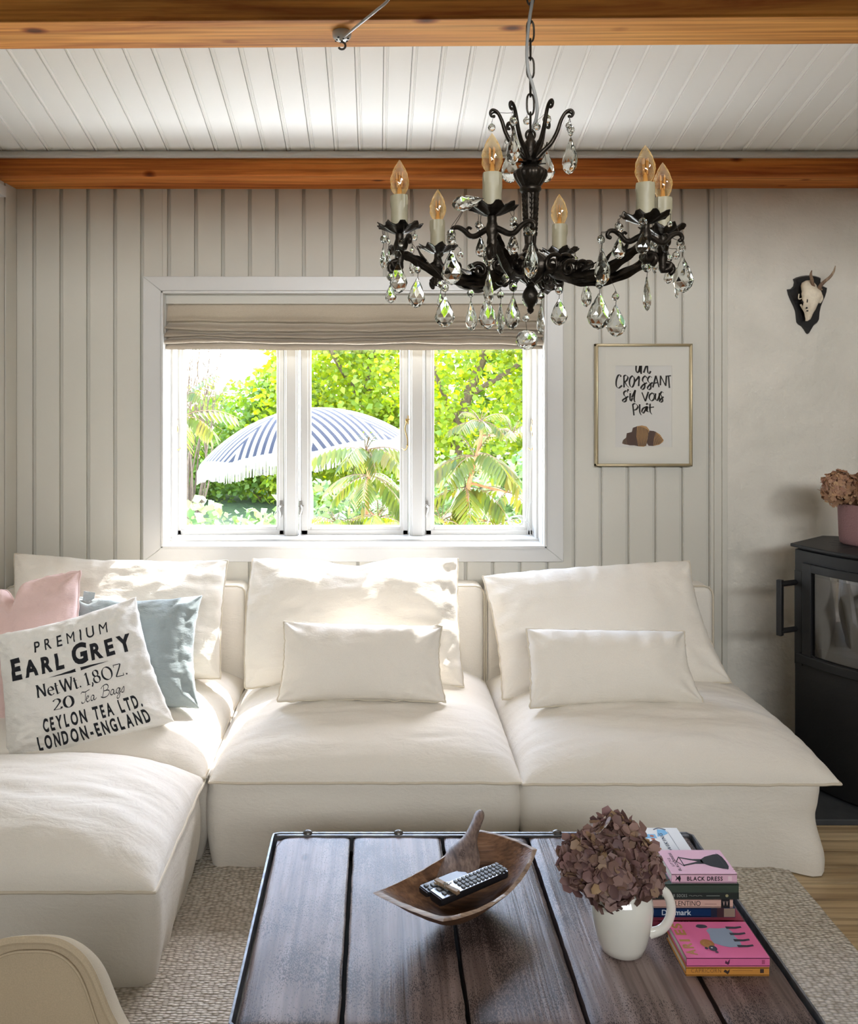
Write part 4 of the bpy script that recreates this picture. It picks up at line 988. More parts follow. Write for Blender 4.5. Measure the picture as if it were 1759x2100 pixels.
# roe skull on its shield
SK = 3.600
sk = thing('skull_mount', 'small antlered deer skull on a black shield hanging on the plaster wall', 'trophy', (1.83, SK, 1.72))
q = 150/1750
def sp(x, y, dd=0.0): p = P(1590+x*q, 520+y*q, SK+dd); return (p.x, p.z)
out = [(425, 610), (500, 570), (600, 540), (720, 522), (830, 520), (940, 535), (1020, 560), (1072, 585), (1062, 650), (1080, 720), (1130, 780), (1228, 822), (1215, 920), (1180, 1030), (1120, 1160), (1075, 1280), (1045, 1420), (1030, 1590), (990, 1660), (900, 1730), (840, 1830), (795, 1910), (760, 1925), (730, 1895), (680, 1810), (620, 1740), (540, 1690), (505, 1640), (490, 1500), (470, 1370), (425, 1250), (360, 1110), (310, 980), (280, 858), (370, 840), (430, 780), (450, 690)]
sh = MB(); pts = [sp(*p) for p in out]; cxs = sum(p[0] for p in pts)/len(pts); czs = sum(p[1] for p in pts)/len(pts)
ins = [(cxs+(x-cxs)*.93, czs+(z-czs)*.955) for x, z in pts]
n_ = len(pts)
sh.add([(x, SK+.012, z) for x, z in pts]+[(x, SK-.002, z) for x, z in pts]+[(x, SK-.010, z) for x, z in ins], [tuple(range(n_)), tuple(range(2*n_, 3*n_))[::-1]]+[(i, (i+1) % n_, n_+(i+1) % n_, n_+i) for i in range(n_)]+[(n_+i, n_+(i+1) % n_, 2*n_+(i+1) % n_, 2*n_+i) for i in range(n_)])
sh.build('shield', M['lacquer'], sk, smooth=35)
s_ = MB()
# skull as stacked cross-sections from crown to nose: centre x,y and half width in the zoom frame, depth, forward offset
secs = [(800, 640, 60, .006, .016), (790, 690, 130, .020, .020), (795, 760, 165, .028, .022), (815, 840, 180, .032, .026), (850, 900, 190, .034, .030), (880, 960, 215, .032, .034), (890, 1030, 220, .026, .038), (885, 1100, 190, .024, .040), (870, 1180, 160, .022, .040), (850, 1260, 150, .020, .038), (840, 1340, 130, .018, .034), (830, 1420, 95, .014, .030), (815, 1500, 75, .010, .027), (800, 1570, 55, .007, .024), (765, 1610, 22, .004, .022)]
nn_ = 20
def skf(i, j):
    x, y, hw, d, fo = secs[j]; a = 2*PI*i/nn_; hx_ = hw*q/F*SK
    c = sp(x, y, -.02-fo); r = 1+.13*math.cos(3*a+j*.4)+.14*nz(i*.8, j*.9)
    ridge = .004*max(0, math.cos(a-PI*1.5))**3
    return (c[0]+hx_*math.cos(a)*r, SK-.012-fo+d*math.sin(a)*r-ridge, c[1])
s_.grid(skf, nn_, len(secs), wrapu=True)
def bar(pp, r, dd=-.045): s_.tube(smoothpath([(sp(*p, dd)[0], SK+dd, sp(*p, dd)[1]) for p in pp], 4), r, 6)
bar([(700, 1020), (640, 1060), (570, 1090), (550, 1060), (560, 965)], .0022, -.04); bar([(1060, 960), (1100, 1030), (1095, 1100), (1040, 1180)], [.006]*12+[.004], -.036)
bar([(600, 1215), (640, 1290), (700, 1390), (740, 1500)], .004, -.03); bar([(720, 1040), (690, 1110), (720, 1200)], .004, -.045)
so2 = s_.build('skull', M['bone'], sk, smooth=50)
for (x, y, w_, h_) in ((668, 1150, 62, 52), (1015, 1110, 14, 50), (760, 1370, 30, 22), (940, 1330, 12, 70), (745, 1300, 20, 30), (755, 1130, 10, 60)):
    dd = -.066 if x in (760, 755, 745) else -.050; hb_ = MB(); c = sp(x, y, dd); hb_.ball((c[0], SK+dd, c[1]), 1, 8, 0, (w_*q/F*SK*.8, .006, h_*q/F*SK*.8)); hb_.build('socket', M['dark'], so2)
for pp, rr_ in (([(905, 860), (890, 760), (865, 620), (845, 500), (868, 400)], (.0085, .0075, .0065, .005, .0012)), ([(1040, 850), (1080, 760), (1180, 660), (1300, 560), (1390, 430), (1430, 290)], (.009, .008, .007, .006, .0045, .0015))):
    a_ = MB(); P3 = [(sp(*p, -.05-.010*i)[0], SK-.05-.010*i, sp(*p, -.05-.010*i)[1]) for i, p in enumerate(pp)]
    sm = smoothpath(P3, 5); rs = []
    for i in range(len(sm)):
        t = i/(len(sm)-1)*(len(rr_)-1); k = min(int(t), len(rr_)-2); rs.append(lerp(rr_[k], rr_[k+1], t-k)*(1+.12*nz(i*.9)))
    a_.tube(sm, rs, 9, lobe=.08)
    for k in range(12): an = k/12*2*PI; a_.ball((P3[0][0]+.011*math.cos(an), P3[0][1]+.006*math.sin(an), P3[0][2]-.002), .0042, 6)
    a_.build('antler', M['antler'], sk, smooth=60)

# ------------------------------------------------------------------ stove corner
hp = MB(); hp.box(1.375, 2.50, 2.915, 3.61, 0, .020)
struct(hp.build('hearth_slab', M['slate'], bevel=.002), 'dark slate hearth slab under the stove', 'hearth')
P0 = V3((1.548, 3.205, 0)); su = V3((.62, -.785, 0)).normalized(); sv = V3((.785, .62, 0)).normalized(); SW, SDp = .52, .36
def plan(ins=0.0, v0=0.0, u0=0.0, u1=None, nb=14, front_only=False):
    u1 = SW if u1 is None else u1; pts = []
    fr_ = []
    for i in range(nb+1):
        s = lerp(u0, u1, i/nb); fr_.append((s, v0-.055*math.sin(PI*s/SW)+.0))
    bk = []
    for i in range(nb+1):
        a = i/nb; s = lerp(u1, u0, a); bk.append((s, SDp-.10*abs(2*s/SW-1)**2.5))
    pts = fr_+bk
    cu_, cv_ = SW/2, SDp/2
    return [(cu_+(a-cu_)*(1-ins/cu_), cv_+(b-cv_)*(1-ins/cv_)) for a, b in pts]
stv = thing('wood_stove', 'black cast iron wood stove with a glass door in the right corner', 'stove', (P0.x, P0.y, .02))
top_ = MB(); top_.prism(plan(), P0+V3((0, 0, .897)), su, sv, (0, 0, .012))
top_.build('top_plate', M['iron'], stv, bevel=.003)
vc = P0+su*.20+sv*.17
for k in range(13):
    a = 2*PI*k/13+.1; d = su*math.cos(a)+sv*math.sin(a); pn = V3((-d.y, d.x, 0))
    vs_ = MB(); c = vc+V3((0, 0, .9092)); vs_.add([c+d*.075-pn*.0025, c+d*.125-pn*.0025, c+d*.125+pn*.0025, c+d*.075+pn*.0025], [(0, 1, 2, 3)]); vs_.build('vent_slot', M['dark'], stv, smooth=0)
bd = MB()
bd.prism(plan(.012), P0+V3((0, 0, .035)), su, sv, (0, 0, .435))                       # base block
bd.prism(plan(.012), P0+V3((0, 0, .80)), su, sv, (0, 0, .088))                        # hood
bd.prism([(p[0], p[1]) for p in plan(.012, v0=.17)], P0+V3((0, 0, .46)), su, sv, (0, 0, .35))
bd.prism(plan(.025), P0+V3((0, 0, .885)), su, sv, (0, 0, .013))
for (a, b) in ((.012, .045), (SW-.045, SW-.012)):
    ff = lambda s: -.055*math.sin(PI*s/SW)+.012
    bd.prism([(a, ff(a)), (b, ff(b)), (b, .25), (a, .25)], P0+V3((0, 0, .46)), su, sv, (0, 0, .35))
bd.prism(plan(.03), P0+V3((0, 0, .02)), su, sv, (0, 0, .02))
bd.build('body', M['iron'], stv, bevel=.002)
dr = MB(); ff = lambda s: -.055*math.sin(PI*s/SW)+.002
def arcband(mb_, s0, s1, z0, z1, d0, d1, mat=0, nb=12):
    pl = [(lerp(s0, s1, i/nb), ff(lerp(s0, s1, i/nb))+d0) for i in range(nb+1)]+[(lerp(s1, s0, i/nb), ff(lerp(s1, s0, i/nb))+d1) for i in range(nb+1)]
    mb_.prism(pl, P0+V3((0, 0, z0)), su, sv, (0, 0, z1-z0), mat)
arcband(dr, .050, .088, .50, .845, 0, .02); arcband(dr, SW-.088, SW-.050, .50, .845, 0, .02); arcband(dr, .088, SW-.088, .815, .845, 0, .02); arcband(dr, .030, SW-.03, .475, .507, -.006, .02)
do = dr.build('door', M['iron'], stv, bevel=.002)
gp = MB(); arcband(gp, .086, SW-.086, .507, .817, .012, .016); gp.build('door_glass', M['stoveglass'], do, smooth=50)
fx = MB(); arcband(fx, .05, SW-.05, .50, .83, .115, .125)
for k in range(3): c = P0+su*(.20+.06*k)+sv*(.075)+V3((0, 0, .528)); fx.tube([c-su*.07+V3((0, 0, .01*k)), c+su*.07+sv*.01+V3((0, 0, .012))], .016, 8)
fx.grid(lambda i, j: P0+su*lerp(.06, SW-.06, i/20)+sv*lerp(-.02, .12, j/8)+V3((0, 0, .512+.008*nz(i*.7, j*.7))), 21, 9)
fx.build('firebox', M['firebox'], stv)
hd = MB(); h0 = P(1599, 1190, 3.165); h1 = P(1599, 1302, 3.165)
hd.box(-.010, .010, -.010, .010, -.002, h0.z-h1.z+.002, M=Matrix.Translation(h1) @ Matrix.Rotation(-.9, 4, 'Z'))
for zq in (h0.z-.014, h1.z+.014):
    a = V3((h0.x, h0.y, zq)); b = P0+su*.02+sv*.01; b = V3((b.x, b.y, zq)); hd.tube([a, b], .0115, 4)
hd.build('door_handle', M['iron'], do, bevel=.002)
def florets(mb_, c, R_, n, size, r, mat=0, keep=None, hemi=-1.0):
    c = V3(c)
    for k in range(n):
        z = 1-2*(k+.5)/n; a = k*2.39996; d = V3((math.sqrt(1-z*z)*math.cos(a), math.sqrt(1-z*z)*math.sin(a), z))
        if d.z < hemi: continue
        rad = R_*(1+.16*nz(d.x*2.3, d.y*2.3, d.z*2.3+R_*50)+.10*r.uniform(-1, 1)); o = c+d*rad
        if keep and not keep(o): continue
        nd = (d+V3((r.gauss(0, .35), r.gauss(0, .35), r.gauss(0, .35)))).normalized()
        t1 = nd.orthogonal().normalized(); t2 = nd.cross(t1); ph = r.uniform(0, 6.28); cup = r.uniform(-.1, .7)
        for m in range(4):
            b = ph+m*PI/2+r.uniform(-.2, .2); e = t1*math.cos(b)+t2*math.sin(b); w_ = nd.cross(e); s = size*r.uniform(.7, 1.25)
            ring = [o, o+e*s*.35+w_*s*.38+nd*s*.10*cup, o+e*s*.8+w_*s*.42+nd*s*.35*cup, o+e*s*1.02+nd*s*(.55*cup+r.uniform(-.15, .15)), o+e*s*.8-w_*s*.42+nd*s*.35*cup, o+e*s*.35-w_*s*.38+nd*s*.10*cup, o+e*s*.55-nd*s*.06]
            mb_.add(ring, [(6, 0, 1), (6, 1, 2), (6, 2, 3), (6, 3, 4), (6, 4, 5), (6, 5, 0)], mat)
        mb_.tube([c+d*rad*.55, o], .0009, 3, 1)
ptc = V3((1.800, 3.185, .909))
pt = MB(); pt.lathe([(.0, 0), (.062, 0), (.068, .006), (.071, .03), (.075, .146), (.0765, .150), (.073, .151), (.070, .145), (.066, .02), (.0, .015)], ptc, 72, 0, 36, .012, caps=False)
tag(pt.build('plant_pot', M['pot'], smooth=50), 'ribbed dusty pink pot standing on the stove top', 'pot')
hy = thing('dried_hydrangea', 'tan dried hydrangea heads in the pink pot on the stove', 'flowers', (ptc.x, ptc.y, ptc.z+.02), group='dried hydrangeas')
for c, R_, n in ((P(1722, 1001, 3.18), .058, 120), (P(1778, 1006, 3.15), .062, 120)):
    hm = MB(); florets(hm, c, R_, n, .017, random.Random(n+int(c.x*100))); hm.build('flower_head', [M['hyd2'], M['stem']], hy, smooth=60)
    st = MB(); st.tube(smoothpath([(ptc.x, ptc.y, ptc.z+.02), (lerp(ptc.x, c.x, .5), ptc.y, ptc.z+.11), c], 4), .003, 6); st.build('stem', M['stem'], hy)
# ------------------------------------------------------------------ coffee table
TZ = .45
M['rivet'] = plain('dark_steel_rivet', (.14, .135, .13), .4, 1)
tbl = thing('coffee_table', 'low coffee table of worn grey-brown planks bound with a steel strap', 'table', (.245, 1.70, 0))
TX0, TX1, TY0, TY1 = -.243, .737, 1.392, 2.004
gaps = [-.236, -.057, .153, .350, .575, .730]
rt = random.Random(9)
for i, (a, b) in enumerate(zip(gaps, gaps[1:])):
    pk_ = MB(); x0, x1 = a+(.004 if i else .006), b-(.0045 if i < 4 else .004); y0, y1 = TY0+.008, TY1-.008
    nx_, ny_ = 14, 60
    def pf_(u, v, zt):
        x, y = lerp(x0, x1, u), lerp(y0, y1, v)
        e = min(u, 1-u)*(x1-x0); ee = min(v, 1-v)*(y1-y0)
        x += (.0022*nz(y*14, i*3.1, u > .5)+.0012*nz(y*45, i, 5))*(1 if u < .02 or u > .98 else .3)
        if i == 0 and u < .3 and v > .9: y -= .012*(v-.9)/.1*(1-u/.3)**2; x += .010*((v-.93)/.07 if v > .93 else 0)*(1-u/.3)
        z = zt+.0012*nz(x*12, y*5, i)+.0006*nz(x*60, y*10, i)-.0035*math.exp(-e/.004)-.003*math.exp(-ee/.004)-.0015*(1-math.exp(-abs(u-.5)*4))*.6
        return (x, y, z)
    us = [0, .012, .03, .06, .12, .2, .3, .4, .5, .6, .7, .8, .88, .94, .97, .988, 1]
    vs_ = [k/40 for k in range(41)]; vs_ = sorted(vs_+[.003, .008, .015, .985, .992, .997])
    pk_.grid(lambda p, q: pf_(us[p], vs_[q], TZ), len(us), len(vs_))
    o_ = len(pk_.v); m_ = len(vs_)
    pk_.box(x0+.0005, x1-.0005, y0, y1-(.012 if i == 0 else 0), TZ-.034, TZ-.0045)
    po = pk_.build('plank', M['table'], tbl, smooth=50)
    # each board keeps its own piece of grain
    po.data.materials.clear(); mm = M['table'].copy(); mm.name = 'weathered_plank_%d' % i
    for nd_ in mm.node_tree.nodes:
        if nd_.type == 'MAPPING' and nd_.inputs['Scale'].default_value[0] != 1: nd_.inputs['Location'].default_value = (i*3.7, i*1.9, i*.77)
    po.data.materials.append(mm)
fr_ = MB(); T_ = .0045
per = perimeter(TX0, TX1, TY0, TY1, .012, 160)
fr_.grid(lambda i, j: (lambda p, q: V3((p[0]-p[2]*q[0], p[1]-p[3]*q[0], q[1])))(per[i], [(0, TZ-.052), (0, TZ+.004), (T_, TZ+.0045), (T_, TZ-.052)][j]), 160, 4, wrapu=True)
for y in (TY0+.03, TY1-.05): fr_.box(TX0+.006, TX1-.006, y, y+.03, TZ-.062, TZ-.036)
fr_.build('frame', M['tablee'], tbl, smooth=40)
ub = MB(); ub.box(TX0+.01, TX1-.01, TY0+.01, TY1-.01, TZ-.040, TZ-.036); ub.build('underboard', M['dark'], tbl, smooth=0)
bs_ = MB()
bs_.box(TX0+.01, TX1-.01, TY1-.013, TY1-.002, TZ-.003, TZ+.0025)
bs_.build('back_strip', M['tablee'], tbl, bevel=.001)
for x in (P(631, 0, 2.0).x, P(817, 0, 2.0).x, P(1142, 0, 2.0).x):
    r_ = MB(); r_.ball((x, TY1-.002, TZ+.003), .0115, 12, 0, (1, .8, .55)); r_.build('rivet', M['rivet'], tbl)
for x in (P(1592, 0, 1.40).x, P(700, 0, 1.40).x):
    r_ = MB(); r_.ball((x, TY0-.001, TZ-.01), .0105, 12, 0, (1, .6, .7)); r_.build('rivet', M['rivet'], tbl)
for x in (TX0+.004, TX1-.039):
    for y in (TY0+.004, TY1-.039):
        l_ = MB(); l_.box(x, x+.035, y, y+.006, .012, TZ-.05); l_.box(x if x < 0 else x+.029, (x if x < 0 else x+.029)+.006, y, y+.035, .012, TZ-.05)
        l_.box(x-.004, x+.039, y-.004, y+.039, .011, .017); l_.build('leg', M['tablee'], tbl, bevel=.001)

# dough bowl
A_, B_, C_, D_ = P(764, 1831, 1.625), P(908, 1889, 1.540), P(1101, 1741, 1.775), P(984, 1701, 1.862)
bw = MB()
def bowlp(u, v, inner):
    a, b = (u+1)/2, (v+1)/2              # u along the length, v: -1 near rim, +1 far rim
    p = B_*(1-a)*(1-b)+C_*a*(1-b)+D_*a*b+A_*(1-a)*b
    near = (B_-A_).normalized(); cu = 1-u*u
    p = p+near*(.027*cu*(1-b)-.006*cu*b)
    ldir = (C_-B_).normalized(); cv = 1-v*v; p = p+ldir*(.010*cv*a-.006*cv*(1-a))
    c = (A_+B_+C_+D_)/4
    rimz = p.z-.016*cu
    k = 1-(1-abs(u)**2.5)*(1-abs(v)**2.1)
    if inner:
        sh_ = .935; q = V3((c.x+(p.x-c.x)*sh_, c.y+(p.y-c.y)*sh_, 0)); z = lerp(TZ+.017, rimz+.001, k)
    else:
        kk = max(0, (k-.10)/.90); tuck = lerp(.52, 1.0, k**.75); q = V3((c.x+(p.x-c.x)*tuck, c.y+(p.y-c.y)*tuck, 0)); z = lerp(TZ+.002, rimz-.001, kk**1.1)
    z += .0012*nz(p.x*50, p.y*50, 3 if inner else 8)
    return V3((q.x, q.y, z))
nb = 40
g_ = lambda k, m: math.sin(PI/2*(-1+2*k/(m-1)))
bw.grid(lambda i, j: bowlp(g_(i, nb), g_(j, nb), True), nb, nb)
bw.grid(lambda i, j: bowlp(g_(i, nb), g_(j, nb), False), nb, nb)
loop = [(i, 0) for i in range(nb)]+[(nb-1, j) for j in range(1, nb)]+[(i, nb-1) for i in range(nb-2, -1, -1)]+[(0, j) for j in range(nb-2, 0, -1)]
for k in range(len(loop)):
    a, b = loop[k], loop[(k+1) % len(loop)]; bw.f.append([a[0]*nb+a[1], b[0]*nb+b[1], nb*nb+b[0]*nb+b[1], nb*nb+a[0]*nb+a[1]]); bw.m.append(1)
bo = bw.build('dough_bowl', [M['bowl'], M['bowlrim']], smooth=70)
tag(bo, 'rough hand-carved wooden trough bowl on the coffee table', 'bowl')
# paddle leaning in the bowl
pd = MB()
p0, p1 = V3((.146, 1.705, .492)), P(986, 1664, 1.885)
ax = (p1-p0).normalized(); sd_ = V3((1, -.25, 0)); sd_ = (sd_-ax*sd_.dot(ax)).normalized(); nn2 = ax.cross(sd_)
sec = [(0, .031, .003), (.06, .038, .005), (.2, .041, .007), (.37, .040, .008), (.48, .033, .009), (.56, .021, .010), (.66, .0135, .011), (.78, .0115, .0105), (.9, .012, .010), (.97, .0115, .009), (1.0, .006, .005)]
L_ = (p1-p0).length*1.0
pd.grid(lambda i, j: p0+ax*L_*sec[j][0]+sd_*sec[j][1]*math.cos(2*PI*i/16)+nn2*sec[j][2]*math.sin(2*PI*i/16), 16, len(sec), wrapu=True)
pd.add([p0+sd_*sec[0][1]*math.cos(2*PI*i/16)+nn2*sec[0][2]*math.sin(2*PI*i/16) for i in range(16)], [tuple(range(16))])
fs_ = -1 if nn2.y > 0 else 1
g8 = fit(text('1889', .0), -.5, .5, -.25, .25)
pc_ = p0+ax*L_*.40+nn2*fs_*.0083-sd_*.002
pd.geom(g8, lambda x, y: pc_+ax*(x*.022)-sd_*(y*.022)*1.0+nn2*fs_*.0004, 1)
tag(pd.build('wooden_paddle', [M['paddle'], flatc('burnt_mark', 62, 46, 38)], smooth=60, subsurf=1), 'old grey wooden paddle leaning upright in the dough bowl', 'paddle')
# remotes and peg
def remote(name, label, a, b, w_, h_, keys, seed, rollz=0, facia='facia'):
    a, b = V3(a), V3(b); ax_ = (b-a).normalized(); s_ = ax_.cross(V3((0, 0, 1))).normalized(); s_ = (s_+V3((0, 0, rollz))).normalized(); s_ = (s_-ax_*s_.dot(ax_)).normalized(); up_ = s_.cross(ax_)
    L = (b-a).length; r = thing(name, label, 'remote control', tuple((a+b)/2))
    W = lambda x, y, z: a+ax_*x+s_*y+up_*z
    body = MB(); pr_ = [(-.5, .55), (-.47, .2), (-.36, .0), (.36, .0), (.47, .2), (.5, .55), (.49, .9), (-.49, .9)]
    xs = [0, .006, L*.5, L-.006, L]; sc2 = [.86, 1, 1, 1, .86]
    body.grid(lambda i, j: W(xs[j], pr_[i][0]*w_*sc2[j], pr_[i][1]*h_), 8, 5, wrapu=True)
    body.add([W(0, p[0]*w_*.86, p[1]*h_) for p in pr_], [tuple(range(8))]); body.add([W(L, p[0]*w_*.86, p[1]*h_) for p in pr_], [tuple(range(8))])
    body.build('casing', M['blackplastic'], r, smooth=50)
    fc = MB(); fc.prism([(.002, -.47), (.006, -.49), (L-.03, -.49), (L-.012, -.40), (L-.012, .40), (L-.03, .49), (.006, .49), (.002, .47)], W(0, 0, h_*.9), ax_, s_*w_, up_*.0016)
    fc.build('faceplate', M[facia], r, bevel=.0006)
    kb = MB()
    for (x, y, kw, kh) in keys:
        c = W(x, y*w_, h_*.9+.0016); vsk = [c+ax_*dx*kw/2+s_*dy*kh/2+up_*dz for dz in (0, .0024) for dx, dy in ((-1, -1), (1, -1), (1, 1), (-1, 1))]
        kb.add(vsk, [(0, 1, 2, 3), (4, 5, 6, 7), (0, 1, 5, 4), (1, 2, 6, 5), (2, 3, 7, 6), (3, 0, 4, 7)])
    kb.build('keypad', M['rubber'], r, bevel=.0005); return r
ks = [(.016, -.22, .006, .009), (.016, .18, .006, .009), (.028, .0, .007, .010)]
for i in range(12):
    for j in (-1, 0, 1):
        if i in (3, 4) and j == 0: continue
        ks.append((.060+i*.0098, j*.28, .0062, .0085))
ks.append((.094, 0, .016, .010))
remote('remote_control', 'large black and silver remote control lying along the bowl', P(893, 1853, 1.650), P(1030, 1794, 1.745), .042, .017, ks, 1, .05)
remote('remote_control', 'small black remote control mostly hidden behind the large one', P(868, 1840, 1.672)+V3((0, 0, .004)), P(955, 1803, 1.735)+V3((0, 0, .004)), .030, .011, [(.012, -.2, .008, .008), (.012, .2, .008, .008), (.026, 0, .01, .012)], 2, .02, 'blackplastic')
pg = thing('clothes_peg', 'wooden clothes peg lying on top of the remote controls', 'clothes peg', tuple(P(914, 1822, 1.67)))
e0, e1 = P(893, 1814, 1.690)+V3((0, 0, .004)), P(940, 1839, 1.648)+V3((0, 0, .004)); ad = (e1-e0).normalized(); up2 = V3((0, 0, 1)); sdd = ad.cross(up2).normalized()
for k, (dz, tilt) in enumerate(((-.0006, -.07), (.0052, .09))):
    j_ = MB(); a2 = (ad+up2*(-tilt)).normalized(); u2 = sdd.cross(a2); L2 = (e1-e0).length
    vv = []
    for (x, h2) in ((0, .0030), (.35, .0046), (.7, .0042), (1.0, .0036)):
        for sy in (-1, 1):
            for z_ in (0, 1): vv.append(e0+a2*x*L2+up2*dz+(up2*.45*tilt*0)+sdd*sy*.0047+u2*(h2*z_))
    fsx = [(0, 1, 3, 2), (12, 14, 15, 13)]
    for b_ in range(3): o4 = b_*4; fsx += [(o4, o4+4, o4+5, o4+1), (o4+2, o4+3, o4+7, o4+6), (o4, o4+2, o4+6, o4+4), (o4+1, o4+5, o4+7, o4+3)]
    j_.add(vv, fsx); j_.build('jaw', M['peg'], pg, bevel=.0004)
sg = MB(); cc = e0+ad*(.42*(e1-e0).length)+up2*.005
sg.tube([cc+sdd*.0056*math.cos(t*.5) * (1 if t % 2 else 1)+up2*.005*math.sin(t*.9)+ad*.004*math.cos(t*.9) for t in range(22)], .0008, 5)
sg.tube([cc+sdd*.005+up2*.004, cc+sdd*.005+up2*.007+ad*.012, cc-sdd*.005+up2*.007+ad*.012, cc-sdd*.005+up2*.004], .0008, 5)
sg.build('spring', M['steel'], pg)

# jug of dried hydrangea
JC = V3((.457, 1.596, TZ))
jug = thing('jug', 'plain white glazed stoneware jug on the coffee table', 'jug', tuple(JC))
jb = MB()
prof = [(.001, .001), (.036, .001), (.0405, .004), (.046, .018), (.0515, .040), (.0555, .062), (.0570, .080), (.0560, .094), (.0525, .104), (.0480, .110), (.0455, .116), (.0460, .121), (.0455, .1225), (.0440, .121), (.0435, .115), (.046, .108), (.053, .09), (.053, .07), (.045, .02), (.001, .006)]
jb.lathe(prof, (0, 0, 0), 56, 0, caps=False)
for i, p in enumerate(jb.v):
    if p.z > .10: a = math.atan2(p.y, p.x); k = max(0, math.cos(a-PI*.95))**6*(p.z-.10)/.022; p += V3((math.cos(a), math.sin(a), .25))*.010*k
jb.v = [p+JC for p in jb.v]
jb.build('body', M['jug'], jug, smooth=60)
hb2 = MB(); hpth = smoothpath([JC+V3(p) for p in ((.045, -.004, .108), (.062, -.006, .116), (.080, -.008, .108), (.0890, -.009, .085), (.0855, -.009, .060), (.072, -.007, .040), (.050, -.004, .030))], 7)
hb2.tube(hpth, [.0085*(1+.25*abs(2*i/(len(hpth)-1)-1)**3) for i in range(len(hpth))], 12, flat=.72)
hb2.build('handle', M['jug'], jug, smooth=80)
hy2 = thing('dried_hydrangea', 'dark purple-brown dried hydrangea bunch spilling over the white jug', 'flowers', (JC.x, JC.y, TZ+.03), group='dried hydrangeas')
keep = lambda o: not ((o-JC).xy.length < .058 and o.z < TZ+.118)
for c, R_, n in ((P(1264, 1752, 1.615), .058, 120), (P(1200, 1770, 1.590), .042, 80), (P(1304, 1785, 1.590), .044, 90), (P(1250, 1800, 1.560), .044, 80), (P(1256, 1722, 1.64), .038, 60)):
    fm_ = MB(); florets(fm_, c, R_, n, .0205, random.Random(n+int(R_*1e4)), keep=keep); fm_.build('flower_head', [M['hyd1'], M['stem']], hy2, smooth=60)
for dx in (-.012, .004, .016):
    st = MB(); st.tube(smoothpath([(JC.x+dx*.5, JC.y, TZ+.012), (JC.x+dx, JC.y+.002, TZ+.09), (JC.x+dx*1.6, JC.y-.004, TZ+.15)], 4), .0022, 6); st.build('stem', M['stem'], hy2)

# books
BG2 = 'books stacked on the coffee table'
def book(label, x0, x1, y0, y1, z0, z1, cov, spine=(), cover=(), rot=0.0, board=.0022, page=None, square=True):
    c = ((x0+x1)/2, (y0+y1)/2, z0); w2, d2, h = (x1-x0)/2, (y1-y0)/2, z1-z0
    r = thing('book', label, 'book', c, rot, BG2, local=True)
    cb_ = MB(); cb_.box(-w2, w2, -d2, d2, 0, board); cb_.box(-w2, w2, -d2, d2, h-board, h); cb_.box(-w2, w2, -d2, -d2+.0025, board*.5, h-board*.5)
    mats = [cov]
    for g, m_ in spine:
        mats.append(m_); cb_.geom(g, lambda x, z: (lerp(-w2, w2, x), -d2-.0001-.00012*(len(mats)-1), h*z), len(mats)-1)
    ns = len(mats)-1
    for g, m_ in cover:     # across: +y of the world, up: -x
        mats.append(m_); cb_.geom(g, lambda a, b: (lerp(w2, -w2, b), lerp(-d2, d2, a), h+.0001+.00012*(len(mats)-1-ns)), len(mats)-1)
    cb_.build('cover', mats, r, smooth=0)
    pg_ = MB(); n = 9
    pg_.box(-w2+.002, w2-.002, -d2+.002, d2-.0025, board, h-board)
    for i in range(n): z = lerp(board, h-board, (i+.5)/n); pg_.box(-w2+.0016, w2-.0016, -d2+.002, d2-.0022, z-.0003, z+.0001)
    pg_.build('pages', page or M['page'], r, smooth=0); return r
def rect(a, b, c, d): return ([(a, c), (b, c), (b, d), (a, d)], [(0, 1, 2, 3)])
def blob(cx, cy, rx, ry, n=20, wob=0, sd=0): return ([(cx+rx*math.cos(2*PI*i/n)*(1+wob*nz(i*.6, sd)), cy+ry*math.sin(2*PI*i/n)*(1+wob*nz(i*.6, sd))) for i in range(n)], [tuple(range(n))])
ink = flatc('book_black', 20, 20, 24)
pinkc = flatc('pale_pink_cover', 222, 178, 196); 
dress_spine = ([(.055, .80), (.075, .62), (.075, .50), (.055, .30), (.062, .26), (.09, .46), (.125, .12), (.14, .5), (.125, .86), (.09, .60), (.062, .84)], [tuple(range(11))])
dress = join(([(.44, .30), (.36, .40), (.36, .55), (.16, .80), (.10, .90), (.90, .93), (.93, .88), (.70, .60), (.62, .40), (.54, .30), (.52, .36), (.46, .36)], [tuple(range(12))]) if False else ([(.50, .56), (.40, .60), (.30, .68), (.20, .84), (.18, .92), (.30, .955), (.50, .965), (.70, .955), (.82, .92), (.80, .84), (.70, .68), (.60, .60)], [tuple(range(12))]),
             ([(.40, .60), (.60, .60), (.60, .46), (.68, .28), (.64, .27), (.545, .44), (.50, .52), (.455, .44), (.36, .27), (.32, .28), (.40, .46)], [(0, 1, 2, 6), (2, 3, 4, 5), (2, 5, 6), (0, 6, 7, 10), (7, 8, 9, 10)]),
             strokes([[(.30, .27), (.50, .19)], [(.50, .19), (.70, .27)], [(.30, .27), (.70, .27)], [(.50, .19), (.52, .15), (.48, .13)]], .016))
dress = ([(a, 1-b) for a, b in dress[0]], dress[1])
SX0, SX1, SY = P(1377, 0, 1.667).x, P(1511, 0, 1.667).x, 1.667
tapas = book('dark red-pink book at the bottom of the tall stack', .515, .712, 1.660, 1.80, TZ+.0005, TZ+.0125, flatc('raspberry_cover', 156, 62, 82), [(fit(text('TAPAS', .02), .33, .47, .15, .85), flatc('raspberry_letters', 200, 120, 130)), (fit(words('RECIPES', .1), .70, .90, .4, .72), flatc('gold_small', 206, 140, 90))])
